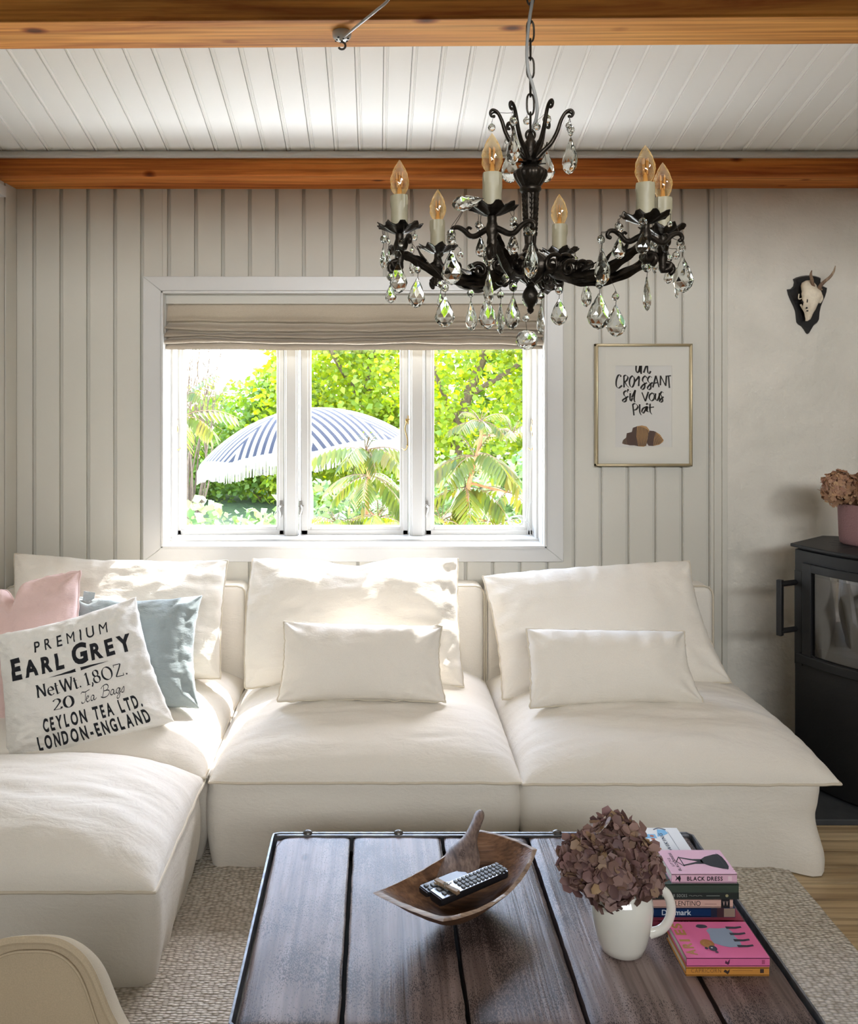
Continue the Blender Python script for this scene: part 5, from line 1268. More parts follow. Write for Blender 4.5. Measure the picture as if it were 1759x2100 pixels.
book('dark blue travel book, second from the bottom of the tall stack', .520, .699, 1.668, 1.79, TZ+.013, TZ+.0315, flatc('deep_blue_cover', 22, 50, 92, .35), [(fit(text('Denmark', .015), .20, .52, .22, .80), flatc('blue_white', 214, 220, 226)), (rect(.735, .80, 0, 1), flatc('night_blue', 24, 28, 52)), (rect(.80, .875, 0, 1), flatc('maroon_photo', 62, 34, 42)), (rect(.875, .995, .05, .95), flatc('castle_photo', 150, 128, 112))])
book('blush book with thin serif capitals on its spine, middle of the tall stack', .516, .694, 1.667, 1.785, TZ+.032, TZ+.0495, flatc('blush_cover', 214, 172, 158), [(fit(text('VALENTINO', -.004), .28, .645, .22, .78), ink), (rect(.87, .965, 0, 1), ink), (fit(words('V V', .05), .89, .945, .25, .75), flatc('blush_letters', 206, 176, 166)), (rect(.69, .82, .40, .46), flatc('blush_dim', 160, 122, 112))])
gcov = flatc('dark_green_cover', 52, 66, 54)
book('thick dark green book under the pale pink one', .518, .7045, 1.665, 1.785, TZ+.050, TZ+.0795, gcov, [(rect(0, 1, 0, .44), flatc('deep_green_band', 30, 38, 34)), (fit(words('D WEAR SOCKS', .12, bold=.01), .20, .46, .14, .34), flatc('grey_letters', 150, 156, 148)), (strokes([[(.48+.012*i, .235+.03*math.sin(i*1.5)) for i in range(13)]], .012), flatc('grey_line', 130, 136, 128)), (rect(.66, .80, .21, .26), flatc('grey_dim', 118, 124, 116)), (blob(.875, .24, .016, .10), flatc('olive_dot', 150, 146, 110))])
lit = flatc('pink_book_grey', 60, 50, 60)
book('pale pink book with a black dress on its cover, top of the tall stack', SX0, SX1, 1.667, 1.752, TZ+.080, TZ+.0985, pinkc,
     [(fit(words('BLACK DRESS', .10, bold=.03, cond=.9), .235, .78, .25, .70), ink), (dress_spine, ink), (rect(.86, .92, .25, .75), flatc('pink_dim', 236, 206, 214))],
     [(dress, ink), (fit(words('LITTLE', .14, cond=.8), .30, .64, .885, .925), lit), (fit(words('BLACK DRESS', .14, cond=.8), .12, .86, .815, .862), lit), (rect(.15, .85, .10, .106), lit)])
blue1, blue2, rust = flatc('sky_blue_print', 122, 178, 214), flatc('slate_print', 70, 82, 100), flatc('rust_print', 176, 96, 62)
book('white book with small blue drawings lying behind the stack', .552, .694, 1.803, 1.980, TZ+.0005, TZ+.026, flatc('white_cover', 226, 226, 224), [],
     [(join(blob(.30, .66, .10, .12, 16, .2, 1), blob(.66, .76, .07, .14, 16, .1, 2), ([(.78, .40), (.96, .34), (.95, .22), (.86, .20), (.80, .30)], [(0, 1, 2, 3, 4)]), rect(.74, .84, .42, .60)), blue1), (join(blob(.84, .70, .05, .06), strokes([[(.95, .2), (.99, .3), (.95, .4)]], .02)), blue2),
      (join(*[blob(.12+.075*i, .50+.02*math.sin(i*2), .025, .035, 8, .3, i) for i in range(10)]), rust), (fit(words('MEIK WIKING', .12), .14, .86, .30, .36), blue2), (rect(.1, .9, .19, .195), blue2), (blob(.30, .66, .03, .035), rust)])
AX0, AX1, AY0, AY1 = P(1407, 0, 1.522).x, P(1577, 0, 1.522).x, 1.520, 1.622
book('orange book at the front of the table under the bright pink one', AX0-.001, AX1-.001, AY0, AY1, TZ+.0005, TZ+.0165, flatc('orange_cover', 206, 140, 62), [(fit(words('CAPRICORN', .12, bold=-.01), .06, .42, .40, .82), flatc('orange_ink', 120, 78, 44)), (join(([(.45, .5), (.47, .75), (.50, .55), (.525, .8), (.52, .45), (.50, .2), (.48, .35)], [tuple(range(7))]), rect(.89, .935, .35, .8)), flatc('orange_dark', 60, 44, 36)), (rect(.56, .80, .62, .66), flatc('orange_dim', 150, 100, 50))], page=flatc('cream_pages', 220, 206, 178))
gold = flatc('gold_foil', 178, 132, 74); ramb = flatc('ram_wool', 148, 164, 188); ramd = flatc('ram_dark', 58, 60, 74); ramg = flatc('ram_gold', 172, 116, 66)
hot = flatc('bright_pink_cover', 226, 110, 160)
zc_ = lambda px_, py_: (px_, py_)
ram = ([(.30, .47), (.27, .40), (.28, .30), (.34, .24), (.45, .235), (.58, .26), (.70, .25), (.82, .29), (.80, .40), (.81, .52), (.74, .57), (.62, .56), (.50, .58), (.38, .57)], [tuple(range(14))])
legs = join(*[([(a-.035, .30), (a+.035, .30), (a+.025, .18), (a+.045, .10), (a, .10), (a-.03, .18)], [tuple(range(6))]) for a in (.30, .46, .64, .82)], blob(.86, .60, .055, .075, 14, .2))
book('bright pink book with a ram on its cover, front of the table', AX0, AX1, AY0, AY1-.0008, TZ+.017, TZ+.0335, hot,
     [(([(.46, .4), (.47, .7), (.49, .5), (.52, .85), (.515, .4), (.50, .2), (.48, .3)], [tuple(range(7))]), flatc('pink_spine_mark', 90, 40, 70)), (rect(.905, .94, .3, .75), flatc('pink_spine_dim', 180, 80, 120))],
     [(join(*[fit(text(ch, .035), .06+.185*i, .06+.185*i+(.06 if ch == 'I' else .15), .845, .975) for i, ch in enumerate('ARIES')]), gold), (ram, ramb), (legs, ramd), (blob(.37, .655, .115, .085, 22, .05), ramg), (join(strokes([arc(.36, .66, .055, .045, 20, 330, 14)], .018)), gold), (join(blob(.235, .62, .075, .05, 16, .15, 4)), ramd), (blob(.25, .63, .014, .012), flatc('ram_eye', 226, 226, 224)), (join(blob(.235, .70, .03, .02), blob(.13, .60, .02, .02)), ramd)])

# ------------------------------------------------------------------ the chair back in the near corner
ch = thing('armchair', 'tan upholstered chair with a curved piped back in the lower left corner', 'chair', (-.56, 1.15, 0))
ctr = [(-.72, .10), (-.60, .22)]
def csil(k):   # half silhouette to the right of the crest, metres from (x=-.512)
    return [(.0, .660), (.028, .658), (.052, .648), (.072, .630), (.086, .607), (.097, .580), (.110, .548), (.128, .517), (.152, .490), (.185, .468), (.225, .455), (.25, .450)][k]
right = smoothpath([(a, 0, b) for a, b in [csil(k) for k in range(12)]], 4)
cxp = -.516; YC0 = 1.30
loop = [(cxp+p.x, p.z) for p in right]; left = [(cxp-p.x*1.35, p.z) for p in right][::-1]
line = left+loop
cbk = MB(); nl = len(line)
def cb_fn(i, j):
    x, z = line[i]; t = j/10
    zz2 = lerp(.20, z, t)
    return (x, YC0-.006*math.sin(PI*t)+.004*nz(x*6, zz2*6), zz2)
cbk.grid(cb_fn, nl, 11)
cbk.grid(lambda i, j: (line[i][0], YC0+.012+.055*(1 if j else 1), lerp(.20, line[i][1]-.045, j/10)), nl, 11)
cbk.grid(lambda i, j: (line[i][0], lerp(YC0, YC0+.067, j/5), line[i][1]+(-.045*(j/5)**1.5 if j else 0)), nl, 6)
for k in (0, nl-1): cbk.add([(line[k][0], YC0, .20), (line[k][0], YC0+.067, .20), (line[k][0], YC0+.067, line[k][1]-.045), (line[k][0], YC0, line[k][1])], [(0, 1, 2, 3)])
cbk.build('backrest', M['tan'], ch, smooth=60)
cp = MB(); cp.tube([(x, YC0-.004, z) for x, z in line], .0062, 8); cp.tube([(cxp+(x-cxp)*.86, YC0-.006, z-.016-(.0 if z > .5 else 0)) for x, z in line], .0022, 6)
cp.build('piping', M['tan'], ch)
ss = MB(); ss.grid(lambda i, j: (lerp(-.84, -.27, i/20), lerp(.78, 1.295, j/20), .36+.07*(max(0, 1-abs(i/10-1)**4)*max(0, 1-abs(j/10-1)**4))**.5), 21, 21)
ss.box(-.84, -.27, .78, 1.295, .20, .362); ss.build('seat', M['tan'], ch, smooth=50)
for x in (-.80, -.31):
    for y in (.82, 1.26):
        lg = MB(); lg.tube([(x, y, .011), (x, y, .21)], [.013, .02], 10); lg.build('leg', M['lacquer'], ch)
# ------------------------------------------------------------------ ceiling point, cable, chandelier
RZ = 2.33
rc = P(701, 74, 0); 
YRo = (RZ-.012-HC)/((CY-76)/F); ro = V3(((701-CX)/F*YRo, YRo, RZ))
rose = thing('ceiling_rose', 'white ceiling outlet cap with a small hook under the near beam', 'ceiling outlet', tuple(ro))
rb_ = MB(); rb_.lathe([(.001, 0), (.022, 0), (.0225, -.006), (.021, -.013), (.015, -.019), (.008, -.021), (.001, -.0212)], ro, 32, 0, caps=False)
rb_.build('cap', M['white'], rose, smooth=60)
rh = MB()
for k in range(8): a = 2*PI*k/8+.3; d = .0165 if k % 2 else .012; rh.ball(ro+V3((d*math.cos(a), d*math.sin(a), -.0185 if k % 2 else -.0200)), .0030, 8, 0, (1, 1, .5))
rh.build('screw_hole', M['dark'], rose)
rk = MB(); rk.tube([ro+V3((0, -.004, -.018)), ro+V3((0, -.004, -.026))]+[ro+V3((.0+.0085*math.sin(t), -.004, -.034+.0085*math.cos(t))) for t in [i*.35 for i in range(0, 13)]], .0026, 8)
rk.build('hook', M['wire'], rose)
CXc, CYc = .3235, 1.80
cable = MB(); cpts = [ro+V3((-.004, -.006, -.021)), P(714, 68, 1.985), P(740, 47, 1.938), P(772, 21, 1.89), P(797, -2, 1.87), P(830, -60, 1.85), (.22, 1.84, 2.66), (CXc-.03, CYc, 2.845)]
cable.tube(smoothpath(cpts, 8), .0032, 8)
tag(cable.build('cable', M['white'], smooth=80), 'white electric cable looping up from the ceiling outlet', 'cable')

chd = thing('chandelier', 'dark bronze six-arm chandelier hung with cut crystal drops', 'chandelier', (CXc, CYc, 2.0))
K = CYc/F
def cz(y): return HC+(CY-y)*K
def CR(r, a, z): return V3((CXc+r*math.sin(a), CYc-r*math.cos(a), z))
ctop = ceil_z(CYc)
hk = MB(); hk.lathe([(.001, ctop+.02), (.045, ctop+.015), (.045, ctop-.012), (.03, ctop-.03), (.008, ctop-.036), (.001, ctop-.036)], (CXc, CYc, 0), 24, 0, caps=False); hk.build('canopy', M['bronze'], chd)
chn = MB(); z = cz(283)+.012; k = 0
while z < ctop-.05:
    pts = []
    for t in range(20):
        a = 2*PI*t/20; ca, sa = math.cos(a), math.sin(a)
        ex = .0085*(abs(ca)**.8)*(1 if ca > 0 else -1); ez = .022*(abs(sa)**.75)*(1 if sa > 0 else -1)
        an = .35 if k % 2 else 1.45
        pts.append((CXc+ex*math.cos(an), CYc+ex*math.sin(an), z+.02+ez))
    chn.tube(pts, .0021, 7, closed=True); z += .0385; k += 1
chn.build('chain', M['bronze'], chd)
pw = MB(); kk = lambda x, y, d=-.012: V3(((x-CX)*K+(0), CYc+d, cz(y)))
pth = [kk(1088, 270, .005), kk(1098, 245, -.008), kk(1098, 215), kk(1090, 180), kk(1081, 150), kk(1078, 115), kk(1080, 75), kk(1084, 40), kk(1090, 0), kk(1092, -60), kk(1084, -130), kk(1090, -220), kk(1088, -380), (CXc-.02, CYc-.005, ctop-.03)]
pw.tube(smoothpath(pth, 6), .0034, 8); pw.build('power_cord', plain('grey_flex', srgb(150, 150, 146), .5), chd, smooth=80)
col = MB()
px2 = lambda v: v*K
cp_ = [(1, 268), (4, 270), (9, 288), (12, 292), (11, 300), (14, 310), (11, 322), (16, 330), (20, 336), (15, 340), (21, 343), (28, 348), (33, 352), (34, 358), (31, 366), (25, 376), (20, 383), (22, 386), (22, 391), (19, 394), (17, 398), (16, 410), (14.5, 440), (12.5, 475), (11, 500), (13, 507), (16, 512), (15, 517), (22, 521), (30, 527), (38, 534), (42, 543), (40, 556), (32, 568), (20, 577), (10, 583), (8, 588), (12, 594), (16, 602), (17, 610), (13, 620), (7, 628), (5.5, 632), (7.5, 635), (6, 640), (1, 644)]
prof = []
for i, (r, y) in enumerate(cp_):
    prof.append((px2(r), cz(y)))
col.lathe(prof[:9], (CXc, CYc, 0), 36, caps=False)
col.lathe(prof[8:17], (CXc, CYc, 0), 72, 0, 14, .045, caps=False); col.lathe(prof[16:21], (CXc, CYc, 0), 36, caps=False)
col.lathe(prof[20:25], (CXc, CYc, 0), 72, 0, 9, .06, caps=False); col.lathe(prof[24:27], (CXc, CYc, 0), 36, caps=False); col.lathe(prof[26:36], (CXc, CYc, 0), 90, 0, 12, .05, caps=False); col.lathe(prof[35:], (CXc, CYc, 0), 36, caps=False)
for s in range(8):      # chased leaf ribs down the shaft
    a = 2*PI*s/8
    for i in range(9):
        y = 404+i*10; r = lerp(16.5, 12.5, i/9)
        col.tube([CR(px2(r), a, cz(y)), CR(px2(r+.8), a+.22, cz(y-7))], px2(.9), 4); col.tube([CR(px2(r), a, cz(y)), CR(px2(r+.8), a-.22, cz(y-7))], px2(.9), 4)
ring = [(CXc+.0095*math.cos(t), CYc, cz(277)+.0105*math.sin(t)) for t in [2*PI*i/18 for i in range(18)]]
col.tube(ring, .0026, 7, closed=True)
col.build('column', M['bronze'], chd, smooth=50)
def leaf(mb_, o, d, up, L, w_, curl, n=7):      # pointed acanthus leaf with a raised midrib
    o, d, up = V3(o), V3(d).normalized(), V3(up); up = (up-d*up.dot(d)).normalized(); s = d.cross(up); pts = []
    for i in range(n):
        f = i/(n-1); ww = w_*math.sin(PI*min(1, f*.86+.14))*(1+.22*math.cos(f*22)); c = o+d*L*f+up*curl*f*f
        pts.append([c-s*ww+up*ww*.2, c+up*.0016, c+s*ww+up*ww*.2, c-up*.0012])
    mb_.grid(lambda a, b: pts[b][a], 4, n, wrapu=True)
crown = [(.012, 325), (.024, 312), (.040, 296), (.052, 274), (.060, 250), (.069, 234), (.079, 230), (.084, 236), (.081, 243), (.076, 243)]
cang = [math.radians(a) for a in (-80, -38, 20, 80, 142, 205)]
for i, a in enumerate(cang):
    ar = MB(); s_ = 1.05
    pp = smoothpath([CR(r*s_, a, cz(y)) for r, y in crown], 4); m_ = len(pp)
    ar.tube(pp, [lerp(.0056, .0027, min(1, j/m_*1.3)) for j in range(m_)], 7); ar.ball(pp[-1], .0036, 8)
    q = pp[m_//2]; d = V3((math.sin(a), -math.cos(a), 0))
    ar.tube(smoothpath([q, q+d*.010+V3((0, 0, .006)), q+d*.017+V3((0, 0, .003)), q+d*.018-V3((0, 0, .002))], 3), .0019, 6)
    leaf(ar, pp[3], (pp[9]-pp[3]), V3((0, 0, 1)), .026, .006, .006)
    leaf(ar, CR(.016, a+.5, cz(338)), d+V3((0, 0, .4)), V3((0, 0, 1)), .018, .006, -.004)
    ar.build('crown_scroll', M['bronze'], chd, smooth=60)
# six candle arms: offsets of the cups from the axis
H0 = .318; ZP = HC+H0
cups = [(-.277, -.067), (-.181, .194), (-.1145, -.250), (.113, .245), (.187, -.173), (.263, -.045)]
bulb0 = None
def bulb_mesh():
    b = MB(); n, m_ = 28, 22
    pr_ = []
    for j in range(m_):
        f = j/(m_-1); r = .0188*(math.sin(PI*min(1, (f*.93+.07))**.80))**.85 if f < .995 else .0004
        pr_.append((max(r*.98, .0006), .074*f))
    def fn(i, j):
        a = 2*PI*i/n; r, z = pr_[j]; tw = a+z*38; r *= 1+.07*math.cos(7*tw)
        return (r*math.cos(a), r*math.sin(a), z)
    b.grid(fn, n, m_, wrapu=True); return b
for ci, (dx, dy) in enumerate(cups):
    a = math.atan2(dx, -dy); R_ = math.hypot(dx, dy); cpx = V3((CXc+dx, CYc+dy, 0)); rad = V3((math.sin(a), -math.cos(a), 0)); tan = V3((math.cos(a), math.sin(a), 0))
    if ci == 4: tan = V3((math.cos(a-.6), math.sin(a-.6), 0))
    am = MB(); s_ = R_/.269
    pa = [(.022, 552), (.050, 556), (.085, 572), (.120, 578), (.160, 576), (.200, 562), (.232, 545), (.252, 535), (.264, 532)]
    pp = smoothpath([CR(r*s_, a, cz(y)) for r, y in pa], 5); m_ = len(pp)
    am.tube(pp, [lerp(.0125, .0072, j/m_)*(1+.10*math.sin(j*1.1)) for j in range(m_)], 12, lobe=.16, flat=.8)
    # pierced scrollwork near the hub
    for sgn in (-1, 1):
        for (r0, y0, R0, turns) in ((.072, 548, .021, 1.35), (.112, 560, .016, 1.2), (.060, 575, .013, 1.1)):
            c = CR(r0*s_, a, cz(y0))+tan*.012*sgn; sp_ = []
            for t in range(22): f = t/21; an = f*turns*2*PI+.6; q_ = R0*(1-.7*f); sp_.append(c+rad*q_*math.cos(an)*s_+V3((0, 0, 1))*q_*math.sin(an)+tan*.004*sgn*f)
            am.tube(sp_, [lerp(.0052, .0028, t/21) for t in range(22)], 7)
    for (j, L, w_, cu) in ((m_//3, .055, .013, .010), (m_//2, .050, .012, .014), (int(m_*.66), .040, .010, .014)):
        d = (pp[min(j+3, m_-1)]-pp[j]).normalized(); leaf(am, pp[j]+V3((0, 0, .006)), d+V3((0, 0, .25)), V3((0, 0, 1)), L, w_, cu); leaf(am, pp[j]-V3((0, 0, .005)), d, V3((0, 0, -1)), L*.9, w_*.9, -.004)
    # scroll below the candle and the stem carrying the pan
    e = pp[-1]; base = V3((cpx.x, cpx.y, 0))
    sp_ = [base+V3((0, 0, ZP-.056))+rad*(.004+.013*(1-t/16)*math.cos(t*.42))+V3((0, 0, -.014+.015*(1-t/18)*math.sin(-t*.42))) for t in range(16)]
    am.tube(sp_, [.0075-.0003*t for t in range(16)], 8)
    st_ = [(.004, ZP-.088), (.0085, ZP-.080), (.0075, ZP-.070), (.010, ZP-.060), (.0085, ZP-.050), (.0120, ZP-.038), (.0120, ZP-.033), (.0085, ZP-.022), (.0085, ZP-.012), (.012, ZP-.004), (.010, ZP)]
    am.lathe(st_, base, 20)
    am.tube(smoothpath([base+V3((0, 0, ZP-.066)), base+rad*.015+V3((0, 0, ZP-.070)), base+rad*.021+V3((0, 0, ZP-.082)), base+rad*.013+V3((0, 0, ZP-.092))], 4), [.006]*4+[.0055]*4+[.005]*4+[.003], 7)
    am.build('candle_arm', M['bronze'], chd, smooth=60)
    # branch of two small scroll arms carrying crystals
    for sgn in (-1, 1):
        sm = MB(); zb0 = ZP-.036
        q = smoothpath([base+tan*sgn*x+V3((0, 0, zb0+z_)) for x, z_ in ((.004, .004), (.018, -.003), (.031, -.0095), (.042, -.0085), (.053, .002), (.064, .0085), (.073, .0085), (.078, .003), (.0775, -.003), (.0735, -.004))], 4)
        sm.tube(q, [lerp(.0060, .0036, j/len(q)) for j in range(len(q))], 8); sm.ball(q[-1], .0042, 8)
        c = base+tan*sgn*.044+V3((0, 0, zb0-.002)); sm.tube(smoothpath([c+V3((0, 0, -.004)), c+tan*sgn*.004+V3((0, 0, .004)), c+V3((0, 0, .009)), c-tan*sgn*.005+V3((0, 0, .006))], 3), .0028, 6)
        leaf(sm, base+tan*sgn*.020+V3((0, 0, zb0-.006)), tan*sgn+V3((0, 0, -.2)), V3((0, 0, -1)), .022, .006, .0)
        sm.build('scroll_arm', M['bronze'], chd, smooth=60)
    pn = MB(); n = 60
    pr_ = [(.008, -.012), (.016, -.010), (.026, -.005), (.036, .001), (.0435, .004), (.0425, .0055), (.034, .003), (.022, -.001), (.012, -.002), (.001, -.002)]
    def pf2(i, j):
        aa = 2*PI*i/n+ci; r, z_ = pr_[j]; k_ = (r/.0435)**2; r2 = r*(1+.10*k_*math.cos(9*aa)+.03*math.cos(27*aa)*k_)
        return base+V3((r2*math.cos(aa), r2*math.sin(aa), ZP+z_+.0045*k_*math.cos(9*aa+.6)+.0012*math.cos(36*aa)*k_))
    pn.grid(pf2, n, len(pr_), wrapu=True); pn.build('drip_pan', M['bronze'], chd, smooth=60)
    sl_ = MB(); n = 32
    dr_ = random.Random(ci)
    drips = [(dr_.uniform(0, 6.28), dr_.uniform(.25, .55)) for _ in range(6)]
    def sf(i, j):
        aa = 2*PI*i/n; f = j/12; r = .0172*(1 if f < .985 else .96)
        for (d0, ln_) in drips:
            dd = abs((aa-d0+PI) % (2*PI)-PI)
            if dd < .22: r += .0022*math.exp(-(dd/.11)**2)*max(0, min(1, (f-(1-ln_))/.08))
        return base+V3((r*math.cos(aa), r*math.sin(aa), ZP+.066*f))
    sl_.grid(sf, n, 13, wrapu=True); sl_.lathe([(.001, .0655), (.0165, .066)], base+V3((0, 0, ZP)), 32, 0, caps=False)
    sl_.build('candle_sleeve', M['candle'], chd, smooth=50)
    bu = bulb_mesh(); bo_ = bu.build('bulb', M['amber'], chd, smooth=80, loc=base+V3((0, 0, ZP+.0645)))
    fl_ = MB()
    for k_ in range(4): aa = k_*PI/2+ci; fl_.tube([(.0045*math.cos(aa), .0045*math.sin(aa), .018), (.0058*math.cos(aa), .0058*math.sin(aa), .048)], .0011, 6)
    fl_.tube([(0, 0, .0), (0, 0, .016), (0, 0, .022)], [.006, .004, .002], 8); fl_.build('filament', M['filament'], bo_)
# crystals: picture size tells length and breadth, the depth is that of the scroll it hangs from
def drop_mesh(c, H, W, Dp, yaw, tilt=0.0):
    b = MB(); Rm = Matrix.Rotation(yaw, 3, 'Z') @ Matrix.Rotation(tilt, 3, 'Y')
    rings = [(0, .10), (.10, .26), (.30, .60), (.50, .88), (.68, 1.0), (.84, .80), (.95, .42)]
    n = 8; vs = []
    for k, (t, r) in enumerate(rings):
        for i in range(n):
            a = 2*PI*(i+.5*(k % 2))/n; vs.append(V3((W/2*r*math.cos(a), Dp/2*r*math.sin(a)*(1.0 if k else 2), -H*t)))
    fs = []
    for k in range(len(rings)-1):
        for i in range(n):
            j = (i+1) % n; A, B, C, D = k*n+i, k*n+j, (k+1)*n+i, (k+1)*n+j
            if k % 2 == 0: fs += [(A, B, C), (B, D, C)]
            else: fs += [(A, B, D), (A, D, C)]
    m_ = len(rings)-1; vs.append(V3((0, 0, -H))); fs.append(tuple(range(n))[::-1])
    for i in range(n): fs.append((m_*n+i, m_*n+(i+1) % n, len(vs)-1))
    b.add([c+Rm @ v for v in vs], fs); return b
def bead_mesh(b, c, r, yaw=0.0):
    prof_ = [(.35, -1), (.8, -.62), (1.0, 0), (.8, .62), (.35, 1)]; n = 8; vs = []
    for k, (q, z_) in enumerate(prof_):
        for i in range(n): a = 2*PI*(i+.5*(k % 2))/n+yaw; vs.append(V3(c)+V3((r*q*math.cos(a), r*.6*q*math.sin(a) if False else r*q*math.sin(a)*.7, r*z_)))
    fs = [tuple(range(n))[::-1], tuple(4*n+i for i in range(n))]
    for k in range(4):
        for i in range(n):
            j = (i+1) % n; A, B, C, D = k*n+i, k*n+j, (k+1)*n+i, (k+1)*n+j
            fs += [(A, B, C), (B, D, C)] if k % 2 == 0 else [(A, B, D), (A, D, C)]
    b.add(vs, fs)
DR = [(815, 538, 602, 38, 1.72), (800, 585, 622, 24, 1.70), (785, 508, 552, 12, 1.735), (796, 510, 558, 11, 1.76), (856, 570, 632, 36, 1.72), (845, 528, 562, 13, 1.78),
      (925, 513, 585, 43, 1.53), (912, 608, 672, 42, 1.66), (903, 600, 634, 17, 1.72), (965, 618, 679, 24, 1.85), (998, 610, 676, 38, 1.80), (1002, 555, 628, 26, 1.55), (1026, 622, 686, 20, 1.70),
      (1052, 607, 676, 33, 1.72), (985, 485, 528, 23, 1.57), (1052, 478, 522, 25, 1.60), (1089, 494, 572, 27, 1.52), (1109, 625, 687, 22, 1.74), (1146, 613, 668, 35, 1.83), (1087, 584, 632, 34, 1.88),
      (1201, 578, 630, 20, 1.85), (1229, 602, 676, 50, 1.66), (1262, 626, 691, 44, 1.70), (1233, 510, 586, 28, 1.60), (1269, 487, 532, 30, 1.61), (1318, 476, 522, 30, 1.60), (1342, 520, 562, 18, 1.66),
      (1326, 568, 638, 27, 1.63), (1399, 526, 601, 38, 1.68), (1387, 575, 612, 14, 1.74), (1370, 548, 582, 17, 1.76), (1053, 266, 339, 28, 1.73), (1043, 312, 376, 38, 1.85), (1121, 310, 375, 36, 1.86), (1170, 283, 357, 30, 1.77), (1265, 540, 545, 0, 1.6)]
from mathutils.kdtree import KDTree
bv = [v.co.copy() for o in chd.children if o.data and o.data.materials and o.data.materials[0] == M['bronze'] and not o.name.startswith(('chain', 'canopy')) for v in o.data.vertices]
kd = KDTree(len(bv))
for i, p in enumerate(bv): kd.insert(p, i)
kd.balance()
def hang(mb_, t):        # fine wire from a crystal up to the nearest bronze above it
    c_ = [(d, p) for p, _, d in kd.find_n(t, 900) if p.z > t.z+.002 and d < .11]
    if c_: d, p = min(c_, key=lambda q: q[0]+1.2*(q[1]-t).xy.length); mb_.tube([t, (t+p)/2+V3((0, 0, -.001)), p], .00055, 4)
rd = random.Random(31)
for (x, y0, y1, wp, Y) in DR:
    if wp == 0: continue
    c = P(x, y0, Y); H = (y1-y0)/F*Y; Wt = wp/F*Y; full = H*.60
    yaw = 0.0
    if Wt < full*.92: yaw = math.acos(max(.12, min(1, (Wt-full*.36*.4)/full)))*(1 if rd.random() < .5 else -1)
    else: full = Wt; yaw = rd.uniform(-.25, .25)
    d = drop_mesh(c, H, full, max(.008, full*.40), yaw, rd.uniform(-.06, .06)); do_ = d.build('crystal_drop', M['crystal'], chd, smooth=0)
    if y0 < 380 and x not in (1053, 1170):
        wm = MB(); hang(wm, c); wm.v and wm.build('link', M['wire'], do_); continue
    bm_ = MB(); br_ = rd.uniform(.0070, .0090) if wp > 15 else .0050
    gap = .009
    bead_mesh(bm_, c+V3((0, 0, gap+br_)), br_, rd.uniform(0, 1)); bm_.build('bead', M['crystal'], do_, smooth=0)
    wm = MB(); wm.tube([c+V3((0, 0, -.004)), c+V3((.001, 0, gap))], .0006, 4); t0 = c+V3((0, 0, gap+2*br_)); wm.tube([t0, t0+V3((0, 0, .006))], .0006, 4); hang(wm, t0+V3((0, 0, .006)))
    wm.tube([t0+V3((.002*math.cos(t), 0, .001+.002*math.sin(t))) for t in [0, 1, 2, 3, 4, 5, 6]], .0006, 4); wm.build('link', M['wire'], do_)
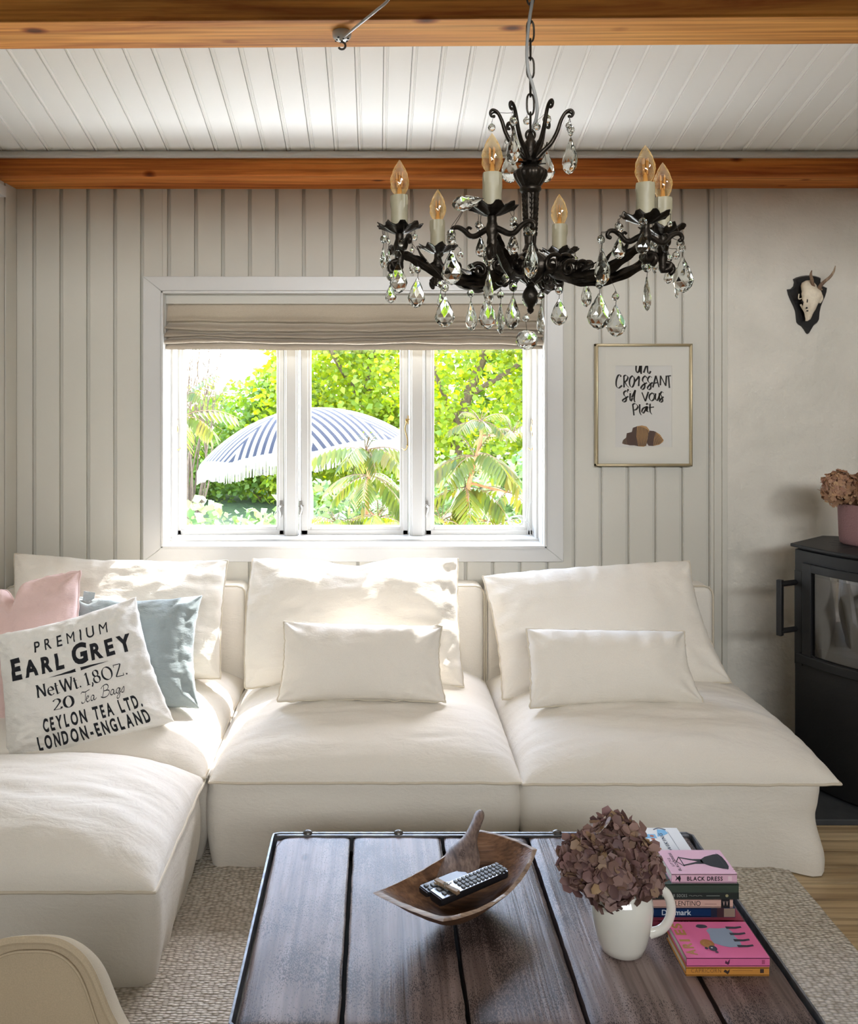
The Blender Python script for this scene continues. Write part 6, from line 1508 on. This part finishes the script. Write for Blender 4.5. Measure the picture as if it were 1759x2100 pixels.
# octagon beads on the crown and small beads under the pan rims
for (x, y, r, Y) in ((1054, 247, 10, 1.78), (1121, 245, 9.5, 1.83), (1080, 248, 8, 1.84), (1101, 260, 8, 1.77), (1008, 262, 8, 1.79), (1166, 258, 7, 1.77), (1170, 274, 5, 1.77), (1040, 290, 6, 1.84),
                     (787, 490, 8, 1.735), (826, 500, 10, 1.69), (850, 487, 7, 1.76), (903, 521, 7, 1.98), (944, 523, 7, 1.95), (925, 480, 10, 1.53), (980, 461, 7, 1.55), (1053, 452, 8, 1.55), (1001, 527, 13, 1.56), (1084, 474, 10, 1.52), (1266, 462, 6, 1.63), (1318, 453, 7, 1.57), (1373, 460, 6, 1.63), (1232, 490, 8, 1.60), (1395, 500, 9, 1.69), (1340, 502, 8, 1.66), (1386, 524, 8, 1.72), (1318, 528, 9, 1.62), (1322, 545, 8, 1.63), (1037, 570, 9, 1.66), (1113, 535, 8, 1.95), (1179, 532, 7, 1.97)):
    b = MB(); bead_mesh(b, P(x, y, Y), r/F*Y, rd.uniform(0, 1)); bo3 = b.build('crystal_bead', M['crystal'], chd, smooth=0)
    wm = MB(); c = P(x, y, Y); wm.tube([c+V3((0, 0, r/F*Y)), c+V3((.001, 0, r/F*Y+.006))], .0006, 4); hang(wm, c+V3((.001, 0, r/F*Y+.006))); wm.build('link', M['wire'], bo3)
# one long drop lying tipped on the nearest pan, and the ball at the bottom
q = P(992, 409, 1.52); lay = drop_mesh(V3((0, 0, 0)), .058, .030, .022, 0); Rm = Matrix.Rotation(math.radians(80), 3, 'Y')
lay.v = [q+Rm @ v for v in lay.v]; lay.build('crystal_drop', M['crystal'], chd, smooth=0)
bl_ = MB(); c = P(1080, 697, 1.775); n = 10; R_ = 23/F*1.775; vs = []
pr_ = [(.30, .85), (.72, .66), (.95, .28), (1.0, -.1), (.86, -.48), (.55, -.76), (.2, -.9)]
for k, (r, z_) in enumerate(pr_):
    for i in range(n): a = 2*PI*(i+.5*(k % 2))/n; vs.append(c+V3((R_*r*math.cos(a), R_*r*math.sin(a), R_*z_)))
fs = [tuple(range(n))[::-1], tuple((len(pr_)-1)*n+i for i in range(n))]
for k in range(len(pr_)-1):
    for i in range(n):
        j = (i+1) % n; A, B, C, D = k*n+i, k*n+j, (k+1)*n+i, (k+1)*n+j; fs += [(A, B, C), (B, D, C)] if k % 2 == 0 else [(A, B, D), (A, D, C)]
bl_.add(vs, fs); bo4 = bl_.build('crystal_ball', M['crystal'], chd, smooth=0)
b = MB(); bead_mesh(b, P(1078, 653, 1.778), .0072); b.build('bead', M['crystal'], bo4, smooth=0)
wm = MB(); wm.tube([(CXc, CYc, cz(640)), P(1078, 645, 1.778)], .0006, 4); wm.tube([P(1078, 660, 1.778), P(1080, 677, 1.775)], .0006, 4); wm.build('link', M['wire'], bo4)
